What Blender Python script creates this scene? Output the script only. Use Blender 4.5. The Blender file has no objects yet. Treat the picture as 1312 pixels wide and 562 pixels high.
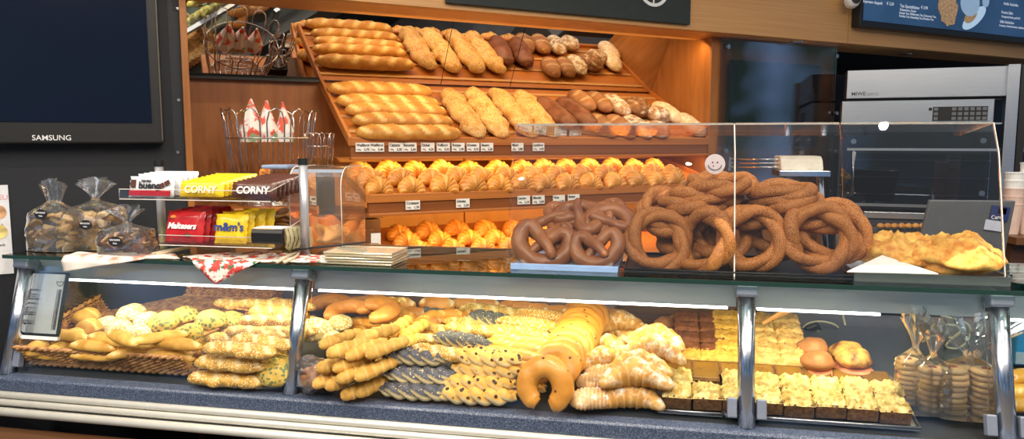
import bpy, math, random
from math import sin, cos, pi, radians as R
from mathutils import Vector as V, Matrix, Euler, noise
random.seed(7)
SC = bpy.context.scene
COL = SC.collection

# ---------------------------------------------------------------- camera
EYE = V((0, 0, 1.54)); PITCH = math.atan(101 / 948); F = 948.0
cam_d = bpy.data.cameras.new('camera'); cam = bpy.data.objects.new('camera', cam_d); COL.objects.link(cam)
cam.location = EYE; cam.rotation_euler = (pi / 2 - PITCH, 0, 0)
cam_d.sensor_width = 36; cam_d.lens = F / 1312 * 36; cam_d.clip_start = .02
SC.camera = cam
SC.view_settings.view_transform = 'Standard'; SC.view_settings.look = 'None'
SC.view_settings.gamma = 1; SC.view_settings.use_curve_mapping = False
SC.view_settings.exposure = 0.0

# ---------------------------------------------------------------- world: cool hall / street daylight
W = bpy.data.worlds.new('world'); SC.world = W; W.use_nodes = True
wn = W.node_tree; wn.nodes.clear()
def wnode(t, **k):
    n = wn.nodes.new(t)
    for a, b in k.items(): setattr(n, a, b)
    return n
tc = wnode('ShaderNodeTexCoord'); sep = wnode('ShaderNodeSeparateXYZ'); wn.links.new(tc.outputs['Generated'], sep.inputs[0])
nz = wnode('ShaderNodeTexNoise'); nz.inputs['Scale'].default_value = 5; nz.inputs['Detail'].default_value = 3
wn.links.new(tc.outputs['Generated'], nz.inputs['Vector'])
rp = wnode('ShaderNodeValToRGB'); e = rp.color_ramp.elements
e[0].position = .40; e[0].color = (.05, .06, .08, 1); e[1].position = .66; e[1].color = (.36, .62, 1.15, 1)
m_ = rp.color_ramp.elements.new(.50); m_.color = (.05, .085, .075, 1)
wn.links.new(nz.outputs['Fac'], rp.inputs[0])
up = wnode('ShaderNodeValToRGB'); e = up.color_ramp.elements      # by height: dark floor, street band, ceiling
e[0].position = .42; e[0].color = (0, 0, 0, 1); e[1].position = .70; e[1].color = (0, 0, 0, 1)
m_ = up.color_ramp.elements.new(.46); m_.color = (1, 1, 1, 1); m_ = up.color_ramp.elements.new(.64); m_.color = (1, 1, 1, 1)
mp = wnode('ShaderNodeMapRange'); mp.inputs[1].default_value = -1; mp.inputs[2].default_value = 1
wn.links.new(sep.outputs[2], mp.inputs[0]); wn.links.new(mp.outputs[0], up.inputs[0])
base = wnode('ShaderNodeValToRGB'); e = base.color_ramp.elements
e[0].position = .3; e[0].color = (.10, .11, .13, 1); e[1].position = .9; e[1].color = (.52, .55, .60, 1)
wn.links.new(mp.outputs[0], base.inputs[0])
mx = wnode('ShaderNodeMixRGB'); wn.links.new(up.outputs[0], mx.inputs[0]); wn.links.new(base.outputs[0], mx.inputs[1]); wn.links.new(rp.outputs[0], mx.inputs[2])
bg = wnode('ShaderNodeBackground'); bg.inputs[1].default_value = 1.0; wn.links.new(mx.outputs[0], bg.inputs[0])
wo = wnode('ShaderNodeOutputWorld'); wn.links.new(bg.outputs[0], wo.inputs[0])

# ---------------------------------------------------------------- frames of the place
AC, AW = R(-11.4), R(27.0)
def ray(px, py):
    d = V(((px - 656) / F, (281 - py) / F, -1)); return Matrix.Rotation(pi / 2 - PITCH, 3, 'X') @ d
def hitp(px, py, p0, n):
    d = ray(px, py); return EYE + d * ((p0 - EYE).dot(n) / d.dot(n))
def hz(px, py, z): return hitp(px, py, V((0, 0, z)), V((0, 0, 1)))
UC, NC = V((cos(AC), sin(AC), 0)), V((-sin(AC), cos(AC), 0))
UW, NW = V((cos(AW), sin(AW), 0)), V((-sin(AW), cos(AW), 0))
OC = hz(957, 548, .88); OC.z = 0
d_ = ray(447, 178); OW = EYE + d_ * (2.8 / d_.y); OW.z = 0
def C(s, t, z): return OC + UC * s + NC * t + V((0, 0, z))
def Wp(k, t, z): return OW + UW * k + NW * t + V((0, 0, z))
def hc(px, py, t): return hitp(px, py, C(0, t, 0), NC)
def hw(px, py, t): return hitp(px, py, Wp(0, t, 0), NW)
def toC(p): q = p - OC; return V((q.dot(UC), q.dot(NC), p.z))
def toW(p): q = p - OW; return V((q.dot(UW), q.dot(NW), p.z))
DS = .20; DZ = .885                                             # sloping deck of the display case
DN = V((NC.x * -DS, NC.y * -DS, 1)).normalized()
def hd(px, py, h): return hitp(px, py, C(0, 0, DZ + h), DN)     # point h above the deck
def deckz(t): return DZ + DS * t

# ---------------------------------------------------------------- lights of the place
def area(name, loc, rot, sx, sy, power, col=(1, 1, 1), spread=None):
    l = bpy.data.lights.new(name, 'AREA'); l.shape = 'RECTANGLE'; l.size = sx; l.size_y = sy; l.energy = power; l.color = col
    if spread: l.spread = spread
    o = bpy.data.objects.new(name, l); COL.objects.link(o); o.location = loc; o.rotation_euler = rot; return o
def aim(o, tgt):
    o.rotation_euler = (V(tgt) - o.location).to_track_quat('-Z', 'Y').to_euler(); return o
WARM = (1, .60, .24)
def disk(name, loc, r, power, col):
    l = bpy.data.lights.new(name, 'AREA'); l.shape = 'DISK'; l.size = r * 2; l.energy = power; l.color = col
    o = bpy.data.objects.new(name, l); COL.objects.link(o); o.location = loc; return o
for i in range(5):
    for j in range(3): disk('ceiling_downlight', (-2.4 + i * 1.2, -.9 + j * 1.05, 3.0), .016, 19.0, (1, .87, .70))
def strip(name, k0, k1, t, z, tgt_t, tgt_z, power, col, w=.03):
    c = Wp((k0 + k1) / 2, t, z); l = area(name, c, (0, 0, 0), k1 - k0, w, power, col)
    d = (Wp((k0 + k1) / 2, tgt_t, tgt_z) - c).normalized(); x = UW; zz = -d; y = zz.cross(x)
    l.rotation_euler = Matrix((x, y, zz)).transposed().to_euler(); return l
strip('fascia_tube_light', .02, 1.72, .01, 2.0, .25, 1.65, 6.2, (1, .64, .26))
strip('shelf_tube_light', .05, 1.70, .02, 1.474, .06, 1.33, 3.2, (1, .58, .2))
strip('lower_shelf_tube_light', .12, 1.66, -.125, 1.27, .1, 1.10, 5.5, (1, .55, .16))
def cstrip(name, s0, s1, t, z, tt, tz, power, col, w=.02):
    c = C((s0 + s1) / 2, t, z); l = area(name, c, (0, 0, 0), s1 - s0, w, power, col)
    d = (C((s0 + s1) / 2, tt, tz) - c).normalized(); zz = -d; y = zz.cross(UC)
    l.rotation_euler = Matrix((UC, y, zz)).transposed().to_euler(); return l
cstrip('case_tube_light', -1.98, -1.17, .172, 1.129, .24, .9, 2.3, (1, .86, .48))
cstrip('case_tube_light', -1.12, -.03, .172, 1.129, .24, .9, 2.5, (1, .83, .42))
cstrip('case_tube_light', .03, .42, .172, 1.129, .24, .9, 1.2, (1, .86, .48))

# ---------------------------------------------------------------- mesh helpers
class MB:
    def __init__(s): s.v = []; s.f = []; s.m = []; s.h = []; s.mi = []
    def add(s, vs, fs, m=0., h=0., mi=0):
        b = len(s.v); s.v += [V(p) for p in vs]
        s.m += (m if isinstance(m, list) else [m] * len(vs)); s.h += (h if isinstance(h, list) else [h] * len(vs))
        s.f += [tuple(i + b for i in f) for f in fs]; s.mi += [mi] * len(fs)
        return b
    def box(s, c, d, rot=None, mi=0, m=0.):
        x, y, z = d[0] / 2, d[1] / 2, d[2] / 2
        vs = [V((i * x, j * y, k * z)) for i in (-1, 1) for j in (-1, 1) for k in (-1, 1)]
        if rot is not None: vs = [rot @ p for p in vs]
        c = V(c); s.add([p + c for p in vs], [(0, 1, 3, 2), (4, 6, 7, 5), (0, 4, 5, 1), (2, 3, 7, 6), (0, 2, 6, 4), (1, 5, 7, 3)], m, 0., mi)
    def prism(s, prof, x0, x1, mi=0, m=0.):                        # prof: list of (y,z) extruded along x
        n = len(prof); vs = [(x0, y, z) for y, z in prof] + [(x1, y, z) for y, z in prof]
        fs = [(i, (i + 1) % n, n + (i + 1) % n, n + i) for i in range(n)] + [tuple(range(n))[::-1], tuple(range(n, 2 * n))]
        s.add(vs, fs, m, 0., mi)
    def tube(s, P, r, n=8, closed=False, mi=0):
        sweep(s, P, [r] * len(P) if not isinstance(r, list) else r, sq=1, flat=1, n=n, closed=closed, mi=mi, caps=True)
    def lathe(s, prof, n=24, mi=0, m=0.):                          # prof: (r,z)
        b = []
        for r, z in prof: b += [(r * cos(2 * pi * i / n), r * sin(2 * pi * i / n), z) for i in range(n)]
        fs = [(j * n + i, j * n + (i + 1) % n, (j + 1) * n + (i + 1) % n, (j + 1) * n + i) for j in range(len(prof) - 1) for i in range(n)]
        fs.append(tuple(range(n))[::-1]); fs.append(tuple(range((len(prof) - 1) * n, len(prof) * n)))
        s.add(b, fs, m, 0., mi)
    def mesh(s, name, mats, smooth=True):
        me = bpy.data.meshes.new(name); me.from_pydata([tuple(p) for p in s.v], [], s.f); me.update()
        for k, arr in (('m', s.m), ('h', s.h)):
            a = me.attributes.new(k, 'FLOAT', 'POINT'); a.data.foreach_set('value', arr)
        for m in (mats if isinstance(mats, (list, tuple)) else [mats]): me.materials.append(m)
        me.polygons.foreach_set('material_index', s.mi)
        me.polygons.foreach_set('use_smooth', [smooth] * len(me.polygons)); me.update()
        return me
    def build(s, name, mats, parent=None, smooth=False, bevel=0., loc=None, rz=0., rot=None, solid=0., sharp=None):
        me = s.mesh(name, mats, smooth)
        o = bpy.data.objects.new(name, me); COL.objects.link(o)
        if parent: o.parent = parent
        if loc is not None: o.location = loc
        if rz: o.rotation_euler = (0, 0, rz)
        if rot is not None: o.rotation_euler = rot
        if solid: md = o.modifiers.new('solid', 'SOLIDIFY'); md.thickness = solid
        if bevel: md = o.modifiers.new('bevel', 'BEVEL'); md.width = bevel; md.segments = 2; md.limit_method = 'ANGLE'
        return o
def sweep(mb, P, Rr, sq=.85, n=16, closed=False, flat=.65, fn=None, caps=True, upv=V((0, 0, 1)), mi=0, bump=0., seed=0):
    P = [V(p) for p in P]; N = len(P); rings = []
    for i in range(N):
        a = P[(i - 1) % N] if closed or i > 0 else P[i]; b = P[(i + 1) % N] if closed or i < N - 1 else P[i]
        t = (b - a).normalized(); side = t.cross(upv)
        if side.length < 1e-3: side = t.cross(V((1, 0, 0)))
        side.normalize(); U = side.cross(t).normalized()
        u = i / (N if closed else N - 1); ring = []; mm = []; hh = []
        for j in range(n):
            th = 2 * pi * j / n; m_, dr = fn(u, th) if fn else (0., 0.)     # th: 0 = side, pi/2 = top
            r = Rr[i] * (1 + dr); cs, sn = cos(th), sin(th)
            p = P[i] + side * r * cs + U * r * sq * sn * (flat if sn < 0 else 1)
            if bump: p += (p - P[i]) * bump * noise.noise(p * (1.2 / max(max(Rr), .004)) + V((seed * 7.1, 0, 0)))
            ring.append(p); mm.append(m_); hh.append(.5 + .5 * sn)
        rings.append(mb.add(ring, [], mm, hh))
    M_ = N if closed else N - 1
    for i in range(M_):
        a, b = rings[i], rings[(i + 1) % N]
        for j in range(n):
            k = (j + 1) % n; mb.f.append((a + j, a + k, b + k, b + j)); mb.mi.append(mi)
    if not closed and caps:
        mb.f.append(tuple(rings[0] + j for j in range(n))[::-1]); mb.f.append(tuple(rings[-1] + j for j in range(n))); mb.mi += [mi, mi]

# ---------------------------------------------------------------- tagging
def tag(o, label=None, cat=None, group=None, kind=None):
    if label: o['label'] = label
    if cat: o['category'] = cat
    if group: o['group'] = group
    if kind: o['kind'] = kind
    return o
def empty(name, loc, rz=0., label=None, cat=None, group=None):
    o = bpy.data.objects.new(name, None); COL.objects.link(o); o.location = loc; o.rotation_euler = (0, 0, rz); o.empty_display_size = .05
    return tag(o, label, cat, group)
def copy_tree(o, parent=None):
    c = o.copy(); COL.objects.link(c); c.parent = parent
    for ch in [x for x in o.children]: copy_tree(ch, c)
    return c
NUM = ['', 'second ', 'third ', 'fourth ', 'fifth ', 'sixth ', 'seventh ', 'eighth ', 'ninth ', 'tenth ', 'eleventh ', 'twelfth ', 'thirteenth ', 'fourteenth ', 'fifteenth ']
def ordp(i, n, a='left', b='right'):
    if n == 1: return 'alone'
    if i == 0: return a + 'most'
    if i == n - 1: return b + 'most'
    return NUM[i] + 'from the ' + a if i <= (n - 1) / 2 else NUM[n - 1 - i] + 'from the ' + b

# ---------------------------------------------------------------- materials
def newmat(name):
    m = bpy.data.materials.new(name); m.use_nodes = True; nt = m.node_tree; b = nt.nodes['Principled BSDF']; return m, nt, b
def rgba(c): return (c[0], c[1], c[2], 1)
def coord(nt, sc=(1, 1, 1)):
    t = nt.nodes.new('ShaderNodeTexCoord'); mp = nt.nodes.new('ShaderNodeMapping'); mp.inputs['Scale'].default_value = sc
    nt.links.new(t.outputs['Object'], mp.inputs['Vector']); return mp.outputs[0]
def tnoise(nt, vec, scale, det=3, rough=.55):
    n = nt.nodes.new('ShaderNodeTexNoise'); n.inputs['Scale'].default_value = scale; n.inputs['Detail'].default_value = det; n.inputs['Roughness'].default_value = rough
    nt.links.new(vec, n.inputs['Vector']); return n.outputs['Fac']
def ramp(nt, fac, stops):
    r = nt.nodes.new('ShaderNodeValToRGB'); el = r.color_ramp.elements
    el[0].position, el[0].color = stops[0][0], rgba(stops[0][1]); el[1].position, el[1].color = stops[-1][0], rgba(stops[-1][1])
    for p, c in stops[1:-1]: x = el.new(p); x.color = rgba(c)
    nt.links.new(fac, r.inputs[0]); return r.outputs[0]
def mixc(nt, fac, a, b, mode='MIX'):
    m = nt.nodes.new('ShaderNodeMixRGB'); m.blend_type = mode
    for i, x in enumerate((fac, a, b)):
        if isinstance(x, (int, float)): m.inputs[i].default_value = x
        elif isinstance(x, tuple): m.inputs[i].default_value = rgba(x)
        else: nt.links.new(x, m.inputs[i])
    return m.outputs[0]
def mth(nt, op, a, b=None):
    m = nt.nodes.new('ShaderNodeMath'); m.operation = op
    for i, x in enumerate((a, b)):
        if x is None: continue
        if isinstance(x, (int, float)): m.inputs[i].default_value = x
        else: nt.links.new(x, m.inputs[i])
    return m.outputs[0]
def bumpn(nt, b, h, st, dist=.002):
    n = nt.nodes.new('ShaderNodeBump'); n.inputs['Strength'].default_value = st; n.inputs['Distance'].default_value = dist
    nt.links.new(h, n.inputs['Height']); nt.links.new(n.outputs[0], b.inputs['Normal'])
def plain(name, c, rough=.5, metal=0., emit=None, es=0., vary=.06, sc=30):
    m, nt, b = newmat(name); f = tnoise(nt, coord(nt), sc, 2)
    dk = tuple(x * (1 - vary) for x in c); lt = tuple(min(1, x * (1 + vary)) for x in c)
    nt.links.new(ramp(nt, f, [(.35, dk), (.65, lt)]), b.inputs['Base Color']); b.inputs['Roughness'].default_value = rough; b.inputs['Metallic'].default_value = metal
    if emit: b.inputs['Emission Color'].default_value = rgba(emit); b.inputs['Emission Strength'].default_value = es
    return m
def wood(name, c1, c2, rough=.4, sc=(1, 14, 14), s=3.):
    m, nt, b = newmat(name); v = coord(nt, sc); f = tnoise(nt, v, s, 6, .6)
    nt.links.new(ramp(nt, f, [(.3, c1), (.7, c2)]), b.inputs['Base Color']); b.inputs['Roughness'].default_value = rough; bumpn(nt, b, f, .15); return m
def metal(name, c=(.6, .62, .64), rough=.28, sc=(1, 60, 60)):
    m, nt, b = newmat(name); f = tnoise(nt, coord(nt, sc), 8, 3)
    nt.links.new(ramp(nt, f, [(.3, tuple(x * .85 for x in c)), (.7, c)]), b.inputs['Base Color']); b.inputs['Metallic'].default_value = 1; b.inputs['Roughness'].default_value = rough; return m
def glass(name, tint=(1, 1, 1), refl=.5, rough=0., op=0., opc=(.8, .8, .8)):
    """thin clear sheet: mostly see-through, Fresnel reflection; op = a little body colour"""
    m = bpy.data.materials.new(name); m.use_nodes = True; nt = m.node_tree; nt.nodes.clear()
    tr = nt.nodes.new('ShaderNodeBsdfTransparent'); tr.inputs[0].default_value = rgba(tint)
    gl = nt.nodes.new('ShaderNodeBsdfGlossy'); gl.inputs['Roughness'].default_value = rough; gl.inputs[0].default_value = (1, 1, 1, 1)
    fr = nt.nodes.new('ShaderNodeFresnel'); fr.inputs[0].default_value = 1.45
    fm = mth(nt, 'MULTIPLY', fr.outputs[0], refl)
    mx = nt.nodes.new('ShaderNodeMixShader'); nt.links.new(fm, mx.inputs[0]); nt.links.new(tr.outputs[0], mx.inputs[1]); nt.links.new(gl.outputs[0], mx.inputs[2])
    out = nt.nodes.new('ShaderNodeOutputMaterial'); last = mx.outputs[0]
    if op:
        df = nt.nodes.new('ShaderNodeBsdfDiffuse'); df.inputs[0].default_value = rgba(opc)
        m2 = nt.nodes.new('ShaderNodeMixShader'); m2.inputs[0].default_value = op; nt.links.new(last, m2.inputs[1]); nt.links.new(df.outputs[0], m2.inputs[2]); last = m2.outputs[0]
    nt.links.new(last, out.inputs[0]); return m
def crust(name, c1, c2, mk=None, low=None, seeds=None, sscale=250., sth=.35, sdens=1., dust=None, rough=.5, bump=.35, nsc=22., dustth=.5, spec=.3):
    m, nt, b = newmat(name); vec = coord(nt)
    oi = nt.nodes.new('ShaderNodeObjectInfo')
    va = nt.nodes.new('ShaderNodeVectorMath'); va.operation = 'ADD'; nt.links.new(vec, va.inputs[0])
    cx = nt.nodes.new('ShaderNodeCombineXYZ'); nt.links.new(mth(nt, 'MULTIPLY', oi.outputs['Random'], 9.), cx.inputs[0]); nt.links.new(cx.outputs[0], va.inputs[1]); vec = va.outputs[0]
    f = tnoise(nt, vec, nsc, 5, .6); col = ramp(nt, f, [(.36, c1), (.64, c2)])
    ah = nt.nodes.new('ShaderNodeAttribute'); ah.attribute_name = 'h'
    if low: col = mixc(nt, ramp(nt, ah.outputs['Fac'], [(.12, (.75, .75, .75)), (.55, (0, 0, 0))]), col, low)
    am = nt.nodes.new('ShaderNodeAttribute'); am.attribute_name = 'm'
    if mk: col = mixc(nt, am.outputs['Fac'], col, mk)
    fine = tnoise(nt, vec, 160, 3)
    hgt = mth(nt, 'ADD', f, mth(nt, 'MULTIPLY', fine, .35))
    if seeds:
        vo = nt.nodes.new('ShaderNodeTexVoronoi'); vo.inputs['Scale'].default_value = sscale; nt.links.new(vec, vo.inputs['Vector'])
        s1 = mth(nt, 'LESS_THAN', vo.outputs['Distance'], sth); patch = mth(nt, 'GREATER_THAN', tnoise(nt, vec, 35, 2), .62 - .35 * sdens)
        topf = mth(nt, 'GREATER_THAN', ah.outputs['Fac'], .18)
        k = mth(nt, 'MULTIPLY', mth(nt, 'MULTIPLY', mth(nt, 'MULTIPLY', s1, patch), topf), mth(nt, 'SUBTRACT', 1., am.outputs['Fac']))
        scol = mixc(nt, vo.outputs['Color'], seeds, tuple(x * .65 for x in seeds)) if False else seeds
        col = mixc(nt, k, col, scol); hgt = mth(nt, 'ADD', hgt, mth(nt, 'MULTIPLY', k, .5))
    if dust:
        dn = tnoise(nt, vec, 45, 4, .7); dk = mth(nt, 'MULTIPLY', ramp(nt, dn, [(dustth - .08, (0, 0, 0)), (dustth + .1, (1, 1, 1))]), ramp(nt, ah.outputs['Fac'], [(.45, (0, 0, 0)), (.8, (1, 1, 1))]))
        col = mixc(nt, dk, col, dust)
    hv = nt.nodes.new('ShaderNodeHueSaturation'); nt.links.new(col, hv.inputs['Color']); nt.links.new(mth(nt, 'ADD', mth(nt, 'MULTIPLY', oi.outputs['Random'], .3), .85), hv.inputs['Value'])
    nt.links.new(hv.outputs[0], b.inputs['Base Color']); b.inputs['Roughness'].default_value = rough; b.inputs['Specular IOR Level'].default_value = spec
    bumpn(nt, b, hgt, bump, .003)
    return m
try: SC.cycles.transparent_max_bounces = 32
except Exception: pass
# ================================================================ shared materials
WOOD = wood('oak_panel', (.27, .095, .022), (.39, .15, .038), .38, (1, 1, .12) , 30)
WOODH = wood('oak_board', (.50, .25, .085), (.62, .33, .125), .4, (.12, 4, 10), 14)
SHELFW = wood('shelf_board', (.40, .125, .022), (.50, .175, .035), .35, (.1, 6, 6), 12)
BLACKP = plain('black_panel', (.008, .010, .016), .6)
BLK = plain('black_plastic', (.008, .008, .009), .45)
STEEL = metal('brushed_steel'); STEELL = metal('polished_steel', (.75, .76, .78), .14, (1, 1, 40))
CHROME = metal('chrome_wire', (.82, .80, .76), .18)
WHITEP = plain('white_card', (.80, .80, .78), .6)
GLASS = glass('case_glass', (.985, .995, .99), .8)
GLASSG = glass('green_shelf_glass', (.80, .92, .87), 1.0)
ACRYL = glass('clear_acrylic', (.97, .97, .965), .7)
EDGE = plain('glass_edge', (.015, .045, .036), .15)
AEDGE = plain('acrylic_edge', (.75, .72, .66), .15)
INK = plain('ink', (.02, .02, .025), .6)
def lk(c, d, parent, rz=0, name=None): pass

def text(body, name, parent, loc, size, mat, rot=(pi / 2, 0, 0), align='LEFT', ext=.0004, sx=1., shear=0., bold=0.):
    cu = bpy.data.curves.new(name, 'FONT'); cu.body = body; cu.size = size; cu.extrude = ext; cu.align_x = align; cu.shear = shear; cu.offset = bold
    cu.resolution_u = 3
    o = bpy.data.objects.new(name, cu); COL.objects.link(o)
    dg = bpy.context.evaluated_depsgraph_get(); me = bpy.data.meshes.new_from_object(o.evaluated_get(dg))
    bpy.data.objects.remove(o); me.materials.clear(); me.materials.append(mat)
    o = bpy.data.objects.new(name, me); COL.objects.link(o); o.parent = parent; o.location = loc; o.rotation_euler = rot; o.scale = (sx, 1, 1); return o

# ================================================================ room shell (wall frame: x along the wall, y into it)
ZF = 2.03
wf = lambda: dict(loc=OW, rz=AW)
b = MB(); b.box((2.5, -1.0, -.05), (12, 9, .1)); tag(b.build('floor', plain('floor_tiles', (.10, .09, .085), .4, vary=.2, sc=4), **wf()), kind='structure')
b = MB(); b.box((-2.4, .06, 1.4), (3.68, .12, 2.8)); tag(b.build('wall_left', BLACKP, **wf()), kind='structure')
b = MB(); b.box((.59, .52, 1.1), (2.32, .12, 2.2)); tag(b.build('wall_back', WOOD, **wf()), kind='structure')
# oak jamb between black wall and niche
b = MB(); b.box((-.555, .22, 1.05), (.022, .48, 2.1)); tag(b.build('trim_1', WOOD, bevel=.002, **wf()), kind='structure')
# right jamb and side panel of the niche
b = MB(); b.box((1.775, .22, 1.05), (.07, .48, 2.1)); tag(b.build('trim_2', WOOD, bevel=.002, **wf()), kind='structure')
# fascia over the niche
b = MB(); b.box((.245, -.09, 2.42), (1.60 + 4.6 - 3.9, .05, .76)); b2 = MB()
b = MB(); b.prism([(-.11, ZF + .005), (-.09, ZF), (.10, ZF - .005), (.10, 2.9), (-.11, 2.9)], -.56, 2.56)
tag(b.build('trim_3', WOODH, **wf()), kind='structure')
b = MB(); b.prism([(-.11, ZF + .005), (-.09, ZF), (.10, ZF - .005), (.10, 2.9), (-.11, 2.9)], 2.565, 7.5)
tag(b.build('trim_4', WOODH, **wf()), kind='structure')
b = MB(); b.box((2.3, .10, ZF + .05), (8, .5, .06)); 
# black recess behind the oven
b = MB(); b.box((4.9, 1.5, 1.3), (6.5, .1, 2.6)); b.box((2.66, .9, 1.3), (.06, 1.2, 2.6)); tag(b.build('wall_right', BLACKP, **wf()), kind='structure')
b = MB(); b.box((3.2, .75, ZF + .06), (7.5, 1.3, .05)); tag(b.build('ceiling', BLACKP, **wf()), kind='structure')
# oak wall beside the niche (behind a pane of glass)
b = MB(); b.box((2.22, .09, 1.02), (.82, .12, 2.04)); tag(b.build('wall_front', WOOD, **wf()), kind='structure')

# ---------------------------------------------------------------- television on the black wall
tv = empty('television', Wp(-1.33, 0, 1.545), AW, 'large black wall television, switched off, on the black wall at far left', 'television')
x1 = toW(hw(207, 100, -.06)).x; x0 = x1 - 1.15
zb = toW(hw(120, 184, -.06)).z
tvw = x1 - x0; tv.location = Wp((x0 + x1) / 2, 0, zb)
b = MB(); b.box((0, -.03, .34), (tvw, .06, .68)); b.build('casing', BLK, tv, bevel=.006)
scr, nt, bb = newmat('tv_screen'); bb.inputs['Base Color'].default_value = (.006, .010, .024, 1); bb.inputs['Roughness'].default_value = .12
b = MB(); b.box((0, -.061, .36), (tvw - .07, .004, .585)); b.build('screen', scr, tv)
b = MB(); b.box((tvw / 2 - .006, -.062, .34), (.003, .004, .66)); b.build('bezel_trim', plain('bezel', (.12, .10, .07), .3), tv)
text('SAMSUNG', 'logo', tv, (toW(hw(41, 180, -.06)).x - (x0 + x1) / 2, -.0615, .011), .023, plain('logo_white', (.75, .75, .78), .5), bold=.0001)

# fixing screws on the black wall
for i, (px, py) in enumerate([(229, 128), (228, 195), (228, 11)]):
    p = hw(px, py, -.002); b = MB(); b.lathe([(.0, 0), (.006, 0), (.005, .003), (.0, .003)], 12)
    o = b.build('screw', STEEL, loc=p, rot=(pi / 2, 0, AW)); tag(o, ['small steel screw in the black wall strip, beside the television', 'small steel screw low on the black wall, under the television corner height', 'small steel screw at the very top of the black wall strip'][i], 'screw', 'wall screws')

# ---------------------------------------------------------------- shelving unit in the niche
RAILW = wood('price_rail_wood', (.20, .06, .014), (.28, .09, .02), .35, (.1, 6, 6), 12)
TB, TZ0, TZ1 = .44, 1.54, 1.786             # top tray: depth, front height, back height
un = empty('bread_shelving', Wp(.87, 0, 0), AW, 'built-in oak bread shelving with three sloping trays and an inclined mirror above', 'shelf')
k0, k1 = -.87, .865
def tray(name, y0, z0, y1, z1, rimh, xa, xb, fz):
    b = MB(); b.prism([(y0, z0 - .012), (y1, z1 - .012), (y1, z1), (y0, z0)], xa, xb); t = b.build(name, SHELFW, un)
    b = MB(); b.prism([(y0 - .018, z0 - .02), (y0, z0 - .02), (y0, z0 + rimh), (y0 - .006, z0 + rimh + .004), (y0 - .018, z0 + rimh)], xa, xb); b.build('front_rim', SHELFW, t, bevel=.002)
    b = MB(); b.prism([(y0 - .012, fz), (y0 + .004, fz), (y0 + .004, z0 - .02), (y0 - .012, z0 - .02)], xa + .003, xb); b.build('price_rail', RAILW, t)
    b = MB(); b.box(((xa + xb) / 2, y0 - .012, fz - .004), (xb - xa, .035, .010)); b.build('lower_lip', SHELFW, t, bevel=.002)
    for xx in (xa, xb):
        b = MB(); b.prism([(y0 - .018, z0 - .02), (y1, z1 - .02), (y1, z1 + .022), (y0 - .018, z0 + rimh + .004)], xx - .007, xx + .007); b.build('side_rim', SHELFW, t, bevel=.002)
    return t
t1 = tray('baguette_tray', 0, TZ0, TB, TZ1, .012, k0, k1, 1.477)
b = MB()
for i in range(4):
    f = (i + .5) / 4; b.box((0, TB * f, TZ0 + (TZ1 - TZ0) * f + .004), (1.72, .020, .005), Matrix.Rotation(math.atan2(TZ1 - TZ0, TB), 3, 'X'))
b.build('slats', WOODH, t1)
t2 = tray('croissant_tray', -.15, 1.335, .32, 1.45, .010, k0 + .02, k1 - .05, 1.276)
t3 = tray('lower_croissant_tray', -.24, 1.06, .32, 1.165, .008, k0 + .06, k1 - .08, 1.01)
# back boards with a seam
PANEL = wood('warm_back_board', (.62, .29, .07), (.72, .36, .10), .4, (1, 1, .2), 20)
for (a, c) in ((-.84, -.235), (-.228, .86)):
    b = MB(); b.box(((a + c) / 2, .40, 1.25), (c - a, .02, .44)); b.build('back_board', PANEL, un)
# inclined mirror: hinged at the back of the top tray, leaning toward the room
lean = R(31.2); ML = .37
MIR, nt, bb = newmat('mirror_glass'); bb.inputs['Base Color'].default_value = (.80, .80, .78, 1); bb.inputs['Metallic'].default_value = 1; bb.inputs['Roughness'].default_value = .015
hx, hzv = TB + .004, TZ1 + .012
xs = [(-1.42, -.325), (-.322, .03 ), (.033, .868)]
# seams follow the photo: two thin joints
mroot = MB(); 
for i, (a, c) in enumerate(xs):
    b = MB(); b.box(((a + c) / 2, 0, ML / 2), (c - a, .006, ML)); o = b.build('mirror', MIR, un, loc=(0, hx, hzv), rot=(lean, 0, 0))
b = MB(); b.box((-.276 - .0, .012, ML / 2), (2.29, .012, ML)); b.build('mirror_backing', BLK, un, loc=(0, hx, hzv), rot=(lean, 0, 0))
b = MB(); b.box((-.87 -.275, hx - .006, hzv - .008), (.55, .02, .012)); b.build('mirror_rail', BLK, un, bevel=.001)

# glass pane mounted on stand-offs over the oak wall
pane = empty('glass_panel', Wp(2.22, -.02, 0), AW, 'tall dark glass pane on steel stand-offs, beside the bread shelves', 'glass panel')
DARKG = glass('smoked_glass', (.82, .80, .80), .8)
xa = toW(hw(922, 100, -.03)).x - 2.22; xb = toW(hw(1071, 100, -.03)).x - 2.22
b = MB(); b.box(((xa + xb) / 2, -.012, 1.60), (xb - xa, .006, .86)); b.build('pane', DARKG, pane)
xc, xd = toW(hw(940, 100, -.03)).x - 2.22, toW(hw(1056, 100, -.03)).x - 2.22
za, zb_ = toW(hw(1000, 158, -.03)).z, toW(hw(1000, 82, -.03)).z
b = MB(); b.box(((xc + xd) / 2, .014, 1.72), (xd - xc, .012, .42)); b.build('dark_window', scr, pane)
for (px, py) in ((931, 60), (1070, 72), (1070, 145), (1070, 193), (928, 193)):
    q = toW(hw(px, py, -.035)); b = MB(); b.lathe([(0, 0), (.011, 0), (.011, .012), (0, .012)], 14); b.build('stand_off', STEELL, pane, loc=(q.x - 2.22, -.018, q.z), rot=(pi / 2, 0, 0))
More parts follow.
